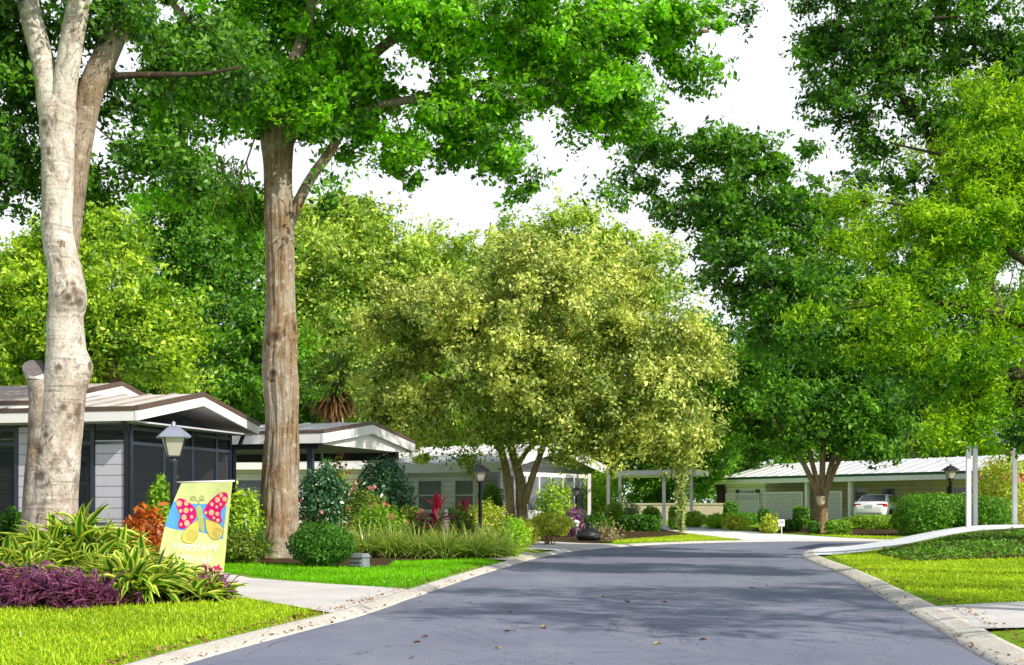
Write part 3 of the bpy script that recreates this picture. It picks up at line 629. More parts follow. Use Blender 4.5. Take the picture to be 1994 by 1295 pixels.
# ================================================================== BUTTERFLY FLAG
def flag():
    TL, TR, BR, BL = at(353,941,18.95), at(453,938,18.93), at(433,1126,19.1), at(306,1080,18.45)
    def S(u, v, off=0.0):   # u across from left, v down
        u = np.asarray(u, float); v = np.asarray(v, float)
        p = ((1-u)*(1-v))[...,None]*TL+(u*(1-v))[...,None]*TR+(u*v)[...,None]*BR+((1-u)*v)[...,None]*BL
        p[...,1] += 0.07*v*np.sin(u*6.2+v*2.0)+0.03*np.sin(u*11+1)*(0.25+v)-off
        p[...,0] += -0.10*np.sin(v*math.pi)*(1-u)*0.4
        return p
    base = S(np.array(0.5), np.array(0.0))
    f = thing('garden_flag', base, 'yellow and blue garden flag with a magenta butterfly and mirrored welcome lettering', 'flag')
    def patch(nm, poly, mat, off, res=0.045):
        v, fc = fill2d(poly, res); return link(nm, S(v[:,0], v[:,1], off), fc, mat, f, smooth=True)
    g = np.linspace(0, 1, 30)
    def wav(v0, a=0.012, ph=0): return [(u, v0+a*math.sin(u*6+ph)) for u in g]
    e1 = wav(0.255, 0.012); e2 = wav(0.60, 0.02, 1.0)
    patch('cloth_band', [(u, 0.0) for u in g]+e1[::-1], M['fy'], 0.0)
    patch('cloth_band', e1+e2[::-1], M['fb'], 0.0)
    patch('cloth_band', e2+[(u, 1.0) for u in g[::-1]], M['fy'], 0.0)
    patch('cloth_band', [(0.94,0),(1,0),(1,1),(0.94,1)], plain_fy2, 0.004)
    def px2uv(px, py):    # zoomed picture 728 x 1295 of the flag
        X = 290+px*180/728; Y = 820+py*320/1295
        u, v = 0.5, 0.5
        T = np.array([[353,941],[453,938],[433,1126],[306,1080]], float)
        for _ in range(30):
            p = (1-u)*(1-v)*T[0]+u*(1-v)*T[1]+u*v*T[2]+(1-u)*v*T[3]
            du = -(1-v)*T[0]+(1-v)*T[1]+v*T[2]-v*T[3]; dv = -(1-u)*T[0]-u*T[1]+u*T[2]+(1-u)*T[3]
            d = np.linalg.solve(np.column_stack([du, dv]), np.array([X, Y])-p); u += d[0]; v += d[1]
        return (u, v)
    def smooth(pts): return [tuple(p) for p in spline(list(pts)+[pts[0]], 6)[:-1]]
    def pp(pts): return smooth([px2uv(*p) for p in pts])
    lw = [(388,750),(375,690),(330,645),(270,612),(235,620),(228,665),(245,715),(262,750),(245,800),(252,840),(290,850),(330,825),(370,785)]
    rw = [(436,715),(470,650),(520,595),(575,562),(615,568),(625,610),(605,660),(578,700),(570,740),(580,785),(560,802),(520,790),(470,760)]
    lb = [(412,765),(380,790),(320,840),(282,890),(280,940),(315,962),(355,958),(385,920),(405,860),(416,810)]
    rb = [(452,765),(500,785),(555,805),(585,840),(583,890),(555,925),(520,932),(485,905),(460,850)]
    for w in (lb, rb):
        q = patch('lower_wing', pp(w), M['fw'], 0.006); c = np.mean(w, 0)+np.array([-8 if w is lb else 22, 25])
        ln = [px2uv(c[0]+(6+3.0*t)*math.cos(t*1.15), c[1]+(6+3.0*t)*math.sin(t*1.15)) for t in np.linspace(0, 13, 70)]
        sp = MB(); P3 = S(np.array([a for a,_ in ln]), np.array([b for _,b in ln]), 0.009); sp.tube(list(P3), 0.0028, 5)
        o = sp.build('spiral', M['fl'], q)
        bd = pp(w); bd.append(bd[0]); P3 = S(np.array([a for a,_ in bd]), np.array([b for _,b in bd]), 0.008); MB().tube(list(P3), 0.0025, 5).build('outline', M['fl'], q)
    dl = [(250,652,22),(306,650,18),(262,710,14),(306,706,20),(347,700,11),(292,760,21),(352,756,12),(268,816,12),(316,806,21)]
    dr = [(573,584,15),(545,620,20),(601,614,17),(571,656,11),(540,676,11),(502,655,14),(500,720,21),(545,730,15),(456,722,11),(519,762,10),(550,780,13)]
    for w, ds in ((lw, dl), (rw, dr)):
        q = patch('upper_wing', pp(w), M['fm'], 0.006)
        for (x, y, r) in ds:
            v, fc = fill2d([px2uv(x+r*math.cos(t), y+r*1.12*math.sin(t)) for t in np.linspace(0, 2*math.pi, 14)[:-1]], 0.05)
            link('wing_dot', S(v[:,0], v[:,1], 0.010), fc, M['fo'], q)
    q = patch('butterfly_body', pp([(396,662),(418,672),(428,710),(440,770),(446,830),(440,870),(425,872),(412,840),(398,780),(386,700)]), M['fg'], 0.012)
    for sgn, c in ((-1,(355,612)), (1,(425,605))):
        ln = [(402+sgn*6*t, 662-44*t) for t in np.linspace(0,0.8,6)]+[(c[0]+(24-2*t)*math.cos(0.6+t*1.3*sgn), c[1]+(24-2*t)*math.sin(0.6+t*1.3*sgn)) for t in np.linspace(0,9,40)]
        ln = [px2uv(*p) for p in ln]; MB().tube(list(S(np.array([a for a,_ in ln]), np.array([b for _,b in ln]), 0.008)), 0.0022, 5).build('antenna', M['fl'], q)
    # lettering, seen from behind, so mirrored
    def word(txt, xr, yb, wpx, hpx):
        cu = bpy.data.curves.new('lettering', 'FONT'); cu.body = txt; cu.size = 1; cu.space_character = 1.15
        ob = bpy.data.objects.new('lettering', cu); C.objects.link(ob)
        me = bpy.data.meshes.new_from_object(ob.evaluated_get(bpy.context.evaluated_depsgraph_get()))
        v = np.array([list(q.co) for q in me.vertices]); fc = [tuple(p.vertices) for p in me.polygons]
        bpy.data.objects.remove(ob); bpy.data.curves.remove(cu); bpy.data.meshes.remove(me)
        w = v[:,0].max()-v[:,0].min(); hh = 0.72
        uv = np.array([px2uv(xr-(a[0]-v[:,0].min())/w*wpx, yb-a[1]/hh*hpx+(xr-535)*0-(a[0]/w)*28) for a in v])
        link('lettering', S(uv[:,0], uv[:,1], 0.006), fc, M['ft'], f)
    word('Welcome', 545, 1030, 350, 70); word('Spring', 498, 1118, 260, 62)
    for (x, y, r, col) in ((475,1165,36,'fo'), (538,1165,38,'fm'), (432,1140,20,'fm')):
        fl_ = [px2uv(x+r*(0.78+0.22*math.cos(5*t))*math.cos(t), y+r*(0.78+0.22*math.cos(5*t))*math.sin(t)) for t in np.linspace(0, 2*math.pi, 40)[:-1]]
        q = patch('flower', fl_, M[col], 0.008)
        v, fc = fill2d([px2uv(x+r*0.25*math.cos(t), y+r*0.25*math.sin(t)) for t in np.linspace(0, 2*math.pi, 10)[:-1]], 0.05)
        link('flower_centre', S(v[:,0], v[:,1], 0.011), fc, M['fk'], q)
    a, b = at(338,939.5,19.0), at(457,936.5,18.93)
    MB().tube([a, b], 0.013, 8).build('flag_rod', M['white'], f, True)
    return f
plain_fy2 = cloth('flag_hem_cloth', (0.80, 0.84, 0.34), 0.35)
flag()
o = MB().tube([at(338,955,19.0), at(344,948,18.97), at(349,941,18.95)], 0.014, 6).build('flag_bracket', M['navy'], LAMP1)

# ================================================================== HOUSES
def frame(A, B):
    A = np.array(A, float); B = np.array(B, float); v = (B-A)/np.linalg.norm(B-A); u = np.array([-v[1], v[0]])
    return (lambda a, b, z: (A[0]+u[0]*a+v[0]*b, A[1]+u[1]*a+v[1]*b, z)), float(np.linalg.norm(B-A)), u, v
def gable_roof(root, fr, a0, a1, b0, b1, ze, zr, mroof, mtrim, mface, mceil=None, ribs=0.0, fh=0.16, th=0.10, bm=None, mseam=None):
    bm = (b0+b1)/2 if bm is None else bm
    r = MB()
    for (p, q) in ((b0, bm), (b1, bm)):
        pts = [fr(a0,p,ze), fr(a1,p,ze), fr(a1,q,zr), fr(a0,q,zr)]
        pts = pts if p < q else pts[::-1]
        r.prism(pts[::-1], (0,0,-th))
    ro = r.build('roof', mroof, root)
    if ribs:
        m = MB(); n = int((a1-a0)/ribs)
        for k in range(n+1):
            a = a0+0.04+k*ribs
            if a > a1-0.05: break
            for (p, q) in ((b0, bm), (b1, bm)): m.hexa([fr(a-.022,p,ze-0.01),fr(a+.022,p,ze-0.01),fr(a+.022,q,zr-0.01),fr(a-.022,q,zr-0.01),fr(a-.022,p,ze+.028),fr(a+.022,p,ze+.028),fr(a+.022,q,zr+.028),fr(a-.022,q,zr+.028)])
        m.build('roof_seam', mseam or mroof, ro)
    # raised rims: dark drip edge, white fascia below it
    t = MB(); w = MB(); o = 0.05
    for aa, s in ((a0, -1), (a1, 1)):
        for (p, q) in ((b0, bm), (b1, bm)):
            x0, x1 = (aa-o, aa+0.03) if s < 0 else (aa-0.03, aa+o)
            p_ = p+(-o if p < q else o)
            t.hexa([fr(x0,p_,ze-0.06),fr(x1,p_,ze-0.06),fr(x1,q,zr-0.06),fr(x0,q,zr-0.06),fr(x0,p_,ze+0.03),fr(x1,p_,ze+0.03),fr(x1,q,zr+0.03),fr(x0,q,zr+0.03)])
            x0, x1 = (aa-o+0.012, aa+0.02) if s < 0 else (aa-0.02, aa+o-0.012)
            w.hexa([fr(x0,p_,ze-0.11-fh),fr(x1,p_,ze-0.11-fh),fr(x1,q,zr-0.11-fh),fr(x0,q,zr-0.11-fh),fr(x0,p_,ze-0.063),fr(x1,p_,ze-0.063),fr(x1,q,zr-0.063),fr(x0,q,zr-0.063)])
    for bb, s in ((b0, -1), (b1, 1)):
        y0, y1 = (bb-o, bb+0.02) if s < 0 else (bb-0.02, bb+o)
        t.span((a0+0.032,y0,ze-0.06),(a1-0.032,y1,ze+0.022), fr)
        y0, y1 = (bb-o+0.012, bb+0.02) if s < 0 else (bb-0.02, bb+o-0.012)
        w.span((a0+0.022,y0,ze-0.11-fh),(a1-0.022,y1,ze-0.063), fr)
    t.build('roof_edge', mtrim, ro); w.build('fascia', mface, root)
    return ro
def gable_fill(root, fr, a, b0, b1, z0, ze, zr, mat, name='gable', th=0.05):
    bm = (b0+b1)/2
    return MB().prism([fr(a,b0,z0),fr(a,b1,z0),fr(a,b1,ze),fr(a,bm,zr),fr(a,b0,ze)], np.array(fr(th,0,0))-np.array(fr(0,0,0))).build(name, mat, root)
def window(root, fr, axis_, pos, lo, hi, z0, z1_, mglass, mframe, out=-1, shutter=None, mull=True):
    """window in the wall plane b=pos (axis_ 'b') or a=pos (axis_ 'a'); out = sign towards the outside"""
    def P(s, t, z): return fr(s, pos+out*t, z) if axis_ == 'b' else fr(pos+out*t, s, z)
    w = MB(); e = 0.07
    w.span((lo-e,0.003,z0-e),(lo,0.05,z1_+e),P); w.span((hi,0.003,z0-e),(hi+e,0.05,z1_+e),P); w.span((lo,0.003,z1_),(hi,0.05,z1_+e),P); w.span((lo,0.003,z0-e),(hi,0.06,z0),P)
    if mull: w.span((lo,0.012,(z0+z1_)/2-0.025),(hi,0.045,(z0+z1_)/2+0.025),P)
    o = w.build('window', mframe, root)
    MB().span((lo,0.004,z0),(hi,0.012,z1_),P).build('pane', mglass, o)
    if shutter is not None:
        for a, b in ((lo-e-0.38, lo-e-0.03), (hi+e+0.03, hi+e+0.38)):
            s = MB().span((a,0.003,z0-e),(b,0.04,z1_+e),P)
            s.build('shutter', shutter, root)
    return o

# --- lanai house on the left
fr, W, u, v = frame((-6.7,24.8), (-5.45,29.6)); g0 = z1(-8,25)
H1 = thing('bungalow', (-9.5,27.5,g0), 'lavender sided bungalow with dark screened porch under a ribbed metal gable, far left', 'house')
gable_roof(H1, fr, 0, 9.0, 0, W, 2.96, 3.40, M['roofm'], M['brown'], M['whitetrim'], ribs=0.55, fh=0.13, mseam=M['seam'])
MB().prism([fr(0.06,0.1,2.70),fr(9,0.1,2.70),fr(9,W-.1,2.70),fr(0.06,W-.1,2.70)], (0,0,0.03)).build('soffit', M['lav'], H1)
p = MB()
for b in (0.42, 0.55, 1.75, 2.9, 3.95, W-0.35): p.span((0.42,b-0.035,g0-0.1),(0.49,b+0.035,2.70), fr)
for a in (1.15, 1.75, 2.75, 3.2, 5.0): p.span((a-0.04,0.40,g0-0.1),(a+0.04,0.47,2.70), fr)
for z in (g0+0.72, 2.35, 2.62):
    p.span((0.43,0.56,z-0.03),(0.48,W-0.39,z+0.03), fr); p.span((0.5,0.42,z-0.03),(5.4,0.46,z+0.03), fr)
p.build('porch_frame', M['navy'], H1)
gable_fill(H1, fr, 0.44, 0.62, W-0.42, g0+0.75, 2.66, 2.98, M['screen'], 'insect_screen', 0.006)
MB().span((0.43,0.60,g0-0.1),(0.50,W-0.42,g0+0.66), fr).build('kick_panel', M['lav'], H1)
MB().span((1.20,0.43,g0+0.75),(1.72,0.45,2.3), fr).build('insect_screen', M['screen'], H1)
MB().span((1.79,0.41,g0-0.1),(2.70,0.47,2.66), fr).build('wall', M['lav'], H1)
MB().span((0.52,0.42,g0-0.1),(1.10,0.46,2.4), fr).build('wall', M['lav'], H1)
MB().span((2.80,0.43,g0+0.75),(3.16,0.45,2.3), fr).build('insect_screen', M['screen'], H1)
MB().span((3.25,0.41,g0-0.1),(4.95,0.47,2.66), fr).build('wall', M['lav'], H1)
w1 = MB().span((5.04,0.43,g0-0.1),(9,0.5,2.66), fr).build('wall', M['lav'], H1)
window(H1, fr, 'b', 0.43, 5.3, 6.6, 1.15, 2.2, M['glass'], M['navy'])
MB().span((2.6,0.5,g0-0.1),(2.68,W-0.4,2.68), fr).build('wall', M['lav'], H1)
window(H1, fr, 'a', 2.6, 1.2, 2.5, 1.2, 2.1, M['glassb'], M['whitetrim'])
window(H1, fr, 'a', 2.6, 3.0, 3.8, 0.5, 2.2, M['glass'], M['navy'], mull=False)
MB().span((0.5,W-0.42,g0-0.1),(9,W-0.35,2.68), fr).build('wall', M['lav'], H1)
MB().tube([fr(0.3,0.02,2.72),fr(0.30,0.20,2.55),fr(0.34,0.36,2.42),fr(0.36,0.38,g0)], 0.045, 8).build('downspout', M['navy'], H1, True); MB().tube([fr(0.3,W-0.02,2.72),fr(0.32,W-0.15,2.5),fr(0.38,W-0.30,2.42),fr(0.38,W-0.30,g0)], 0.045, 8).build('downspout', M['navy'], H1, True)
# main block behind the porch, higher shingle roof
gable_roof(H1, fr, 2.3, 13, 0.25, W+1.5, 3.12, 3.74, M['shingle'], M['brown'], M['whitetrim'], fh=0.12)
gable_fill(H1, fr, 2.55, 0.5, W+1.2, 2.9, 2.98, 3.56, M['cream'], 'gable')
# covered grill by the porch corner
gr = thing('covered_grill', (*fr(1.15,-0.55,0)[:2], z1(*fr(1.15,-0.55,0)[:2])), 'grey covered barbecue grill standing before the lavender porch', 'grill')
gb = root_loc(gr); m = MB(); c0 = np.array(gb)
m.lathe(c0, [(0.34,0.05),(0.36,0.1),(0.37,0.62),(0.43,0.70),(0.42,0.86),(0.30,0.98),(0.14,1.02)], 10).build('cover', M['darkgrey'], gr, False)
for k in range(4):
    t = math.pi/2*k+0.6; MB().tube([c0+[0.26*math.cos(t),0.26*math.sin(t),-0.02], c0+[0.26*math.cos(t),0.26*math.sin(t),0.12]], 0.025, 6).build('leg', M['black'], gr)

# --- carport with white gable
fr, W, u, v = frame((-4.6,33.75), (-2.8,39.4)); g0 = z1(-6,36)
H2 = thing('carport', (*fr(3,W/2,0)[:2], g0), 'open carport with bright white gable ceiling and dark posts behind the oak trunk', 'carport')
gable_roof(H2, fr, 0, 9.0, 0, W, 3.04, 3.42, M['roofm'], M['brown'], M['whitetrim'], ribs=0.9, fh=0.19)
m = MB(); bm = W/2
for (pp_, qq) in ((0.03, bm), (W-0.03, bm)):
    s = [fr(0.03,pp_,2.925),fr(8.9,pp_,2.925),fr(8.9,qq,3.305),fr(0.03,qq,3.305)]; m.prism(s if pp_ > qq else s[::-1], (0,0,-0.03))
m.build('ceiling', M['ceil'], H2)
gable_fill(H2, fr, 0.10, 0.3, W-0.3, 2.72, 2.86, 3.26, M['ceil'], 'gable', 0.03)
m = MB(); m.span((0.3,0.35,2.62),(8.8,0.55,2.80), fr); m.span((0.3,W-0.55,2.50),(8.8,W-0.35,2.72), fr); m.build('beam', M['navy'], H2)
for a, b in ((0.55,0.45),(4.2,0.45),(7.8,0.45),(0.55,W-0.45),(4.2,W-0.45),(7.8,W-0.45)):
    MB().span((a-0.07,b-0.07,g0-0.3),(a+0.07,b+0.07,2.64), fr).build('post', M['navy'], H2)
# --- brown shingle house further back
fr, W, u, v = frame((-5.1,51.0), (-4.6,57.5)); g0 = z1(-8,52)
H2b = thing('house', (*fr(4,W/2,0)[:2], g0), 'low house with brown shingle roof and white fascia seen behind the open carport', 'house')
gable_roof(H2b, fr, 0, 17, 0, W, 2.92, 3.95, M['shingle'], M['whitetrim'], M['whitetrim'], fh=0.22)
MB().span((0.4,0.5,g0-0.2),(16.5,W-0.5,2.72), fr).build('wall', M['creams'], H2b)
for a in (1.2, 4.2, 7.6, 10.2, 13.2): window(H2b, fr, 'b', 0.5, a, a+1.5, 1.1, 2.2, M['glass'], M['whitetrim'])
for a in (0.2, 3.6, 9.4, 12.4):
    MB().span((a,0.1,g0-0.2),(a+0.12,0.22,2.62), fr).build('post', M['whitetrim'], H2b)

# --- white house behind the centre tree
fr, W, u, v = frame((-0.4,56.0), (4.4,63.5)); g0 = z1(0,58)
H3 = thing('house', (*fr(4,W/2,0)[:2], g0), 'white sided house with white metal roof and glazed sunroom behind the pale olive tree', 'house')
gable_roof(H3, fr, 0, 14, 0, W, 3.00, 3.95, M['roofw'], M['whitetrim'], M['whitetrim'], ribs=0.6, fh=0.26)
MB().span((1.4,0.45,g0-0.3),(13.6,W-0.4,2.66), fr).build('wall', M['whites'], H3)
gable_fill(H3, fr, 1.3, 0.45, W-0.4, 2.66, 2.72, 3.55, M['whites'], 'gable', 0.06)
for a, w_ in ((1.7,0.9),(3.3,1.2),(5.6,0.5),(7.5,1.1),(10.5,1.1)): window(H3, fr, 'b', 0.45, a, a+w_, 1.1, 2.3, M['glassb'], M['whitetrim'], shutter=M['whitetrim'] if a > 7 else None)
m = MB()
for b in np.linspace(0.5, W-0.5, 9): m.span((0.35,b-0.05,g0-0.2),(0.45,b+0.05,2.68), fr)
m.span((0.36,0.56,g0+0.72),(0.44,W-0.56,g0+0.80), fr); m.span((0.36,0.56,2.5),(0.44,W-0.56,2.68), fr); m.build('sunroom_frame', M['whitetrim'], H3)
MB().span((0.38,0.56,g0-0.2),(0.42,W-0.56,g0+0.715), fr).build('kick_panel', M['whitetrim'], H3)
MB().span((0.39,0.56,g0+0.81),(0.41,W-0.56,2.49), fr).build('sunroom_glass', M['glassb'], H3)
# flat carport roof continuing to the right
cp = [(4.6,62.8),(7.9,59.4),(9.0,63.5),(5.8,67)]
MB().prism([(x,y,2.62) for x,y in cp], (0,0,0.22)).build('carport_roof', M['whitetrim'], H3)
for x, y in ((4.2,60.5),(4.85,62.4),(6.63,60.5),(8.2,63.4),(3.3,59.2)):
    MB().span((x-0.07,y-0.07,z1(x,y)-0.1),(x+0.07,y+0.07,2.63)).build('post', M['whitetrim'], H3)

# --- far house with the sedan
A4, B4 = np.array([22.6,67.5]), np.array([12.3,84.0])
fr, W, u, v = frame(A4, B4)      # a runs away from the road side, b along the eave
fr4 = lambda a, b, z: (A4[0]+v[0]*b-u[0]*a*-1*-1, A4[1]+v[1]*b-u[1]*a*-1*-1, z)
nrm = np.array([v[1], -v[0]]);  nrm = nrm if nrm[1] > 0 else -nrm
fr4 = lambda a, b, z: (A4[0]+v[0]*b+nrm[0]*a, A4[1]+v[1]*b+nrm[1]*a, z)
g0 = z1(17,76)
H4 = thing('house', (*fr4(3,W/2,0)[:2], g0), 'cream house with white metal roof, green roof edge and lattice screened porch beyond the bend', 'house')
L4 = W
# ridge parallel to the eave
def H4roof():
    r = MB(); r.prism([fr4(0,-0.6,2.98),fr4(3.4,-0.6,3.85),fr4(3.4,L4,3.85),fr4(0,L4,2.98)][::-1], (0,0,-0.1)); r.prism([fr4(3.41,-0.6,3.85),fr4(7,-0.6,2.98),fr4(7,L4,2.98),fr4(3.41,L4,3.85)][::-1], (0,0,-0.1))
    ro = r.build('roof', M['roofw'], H4); m = MB()
    for k in range(1, 22):
        b = -0.6+k*(L4+0.6)/22; m.hexa([fr4(0,b-.03,2.97),fr4(0,b+.03,2.97),fr4(3.4,b+.03,3.84),fr4(3.4,b-.03,3.84),fr4(0,b-.03,3.005),fr4(0,b+.03,3.005),fr4(3.4,b+.03,3.875),fr4(3.4,b-.03,3.875)])
    m.build('roof_seam', M['roofw'], ro)
    MB().span((-0.06,-0.6,2.86),(-0.01,L4+0.05,3.0), fr4).build('roof_edge', M['greenpaint'], ro)
    MB().span((-0.05,-0.6,2.60),(0.02,L4+0.05,2.857), fr4).build('fascia', M['whitetrim'], H4)
    MB().prism([fr4(0.03,-0.5,2.66),fr4(6.9,-0.5,2.66),fr4(6.9,L4,2.66),fr4(0.03,L4,2.66)], (0,0,0.03)).build('soffit', M['ceil'], H4)
H4roof()
MB().span((3.6,-0.3,g0-0.3),(3.7,L4*0.62,2.65), fr4).build('wall', M['tan'], H4)
MB().span((3.6,-0.3,g0-0.3),(6.8,-0.25,2.65), fr4).build('wall', M['tan'], H4)
MB().span((0.5,L4*0.80,g0-0.3),(6.8,L4-0.3,2.65), fr4).build('wall', M['creams'], H4)
MB().span((3.6,L4*0.62,g0-0.3),(3.7,L4*0.80,2.65), fr4).build('wall', M['tan'], H4)
for b0, b1, gm, sh in ((1.2,2.6,'glassb',None),(3.6,4.4,'glass','greenpaint'),(8.4,9.4,'glass',None),(10.6,11.4,'glass',None)):
    window(H4, fr4, 'a', 3.6, b0, b1, 1.25 if gm == 'glassb' else 0.9, 2.25, M[gm], M['whitetrim'], shutter=M[sh] if sh else None)
window(H4, fr4, 'a', 0.5, L4*0.80+0.9, L4*0.80+2.1, 1.65, 2.2, M['glassb'], M['whitetrim'], shutter=M['greenpaint'])
for b in (0.3, 8.6, 11.9):
    MB().span((0.2,b-0.10,g0-0.5),(0.4,b+0.10,2.62), fr4).build('post', M['whitetrim'], H4)
def lattice(b0, b1, z0, z1_):
    m = MB(); a = 0.18; e = 0.07
    m.span((a-.03,b0-e,z0-e),(a+.03,b0,z1_+e), fr4); m.span((a-.03,b1,z0-e),(a+.03,b1+e,z1_+e), fr4); m.span((a-.03,b0,z1_),(a+.03,b1,z1_+e), fr4); m.span((a-.03,b0,z0-e),(a+.03,b1,z0), fr4)
    o = m.build('lattice_screen', M['whitetrim'], H4); l = MB(); h = z1_-z0; w_ = b1-b0; st = 0.21
    for sg, ao in ((1, a-0.012), (-1, a+0.012)):
        k = -h
        while k < w_:
            p0, p1 = max(0, k), min(w_, k+h)
            q0, q1 = p0-k, p1-k
            if p1-p0 > 0.05:
                y0, y1 = (b0+p0, b0+p1) if sg > 0 else (b1-p0, b1-p1); hw = 0.035
                l.hexa([fr4(ao-.008,y0,z0+q0-hw),fr4(ao+.008,y0,z0+q0-hw),fr4(ao+.008,y1,z0+q1-hw),fr4(ao-.008,y1,z0+q1-hw),fr4(ao-.008,y0,z0+q0+hw),fr4(ao+.008,y0,z0+q0+hw),fr4(ao+.008,y1,z0+q1+hw),fr4(ao-.008,y1,z0+q1+hw)])
            k += st
    l.build('lattice_slat', M['whitetrim'], o)
lattice(9.2, 11.0, g0+0.05, g0+1.55); lattice(12.2, 15.2, g0+0.05, g0+1.55); lattice(15.8, 18.6, g0+0.05, g0+1.50)

# --- carport of the nearest house on the right
H5 = thing('carport', (14.5,38.6,z1(14.5,38.6)), 'flat roofed carport on slim white posts at the right edge, half hidden by leaves', 'carport')
RF = [(11.2,36.2),(17.2,36.6),(21,43),(13.6,42.6)]
MB().prism([(x,y,3.24) for x,y in RF], (0,0,0.10)).build('roof', M['roofw'], H5)
m = MB()
for k in range(4):
    a = np.array(RF[k]); b = np.array(RF[(k+1)%4]); d = (b-a)/np.linalg.norm(b-a); n_ = np.array([d[1],-d[0]])*0.05
    m.prism([(*(a+d*0.01),3.14),(*(b-d*0.06),3.14),(*(b+n_-d*0.06),3.14),(*(a+n_+d*0.01),3.14)][::-1], (0,0,0.19))
m.build('fascia', M['grey'], H5)
for px, Y in ((1886,36.9),(1899,40.4),(1976,38.9)):
    X = gx(px, Y); MB().span((X-0.055,Y-0.055,z1(X,Y)-0.1),(X+0.055,Y+0.055,3.23)).build('post', M['whitetrim'], H5)

# --- low garden wall
W1 = np.array([(5.0,79.0),(18.0,77.0)]); gm = z1(10,78)
lw_ = thing('garden_wall', (8.5,78.5,gm), 'low tan stucco garden wall behind the round clipped bushes', 'wall')
d = (W1[1]-W1[0])/np.linalg.norm(W1[1]-W1[0]); frw = lambda a, b, z: (W1[0][0]+d[0]*a-d[1]*b, W1[0][1]+d[1]*a+d[0]*b, z)
MB().span((0,0,gm-0.4),(7.4,0.2,gm+0.86), frw).build('wall', M['wall'], lw_); MB().span((-0.05,-0.05,gm+0.863),(7.45,0.25,gm+0.95), frw).build('coping', M['wall'], lw_)

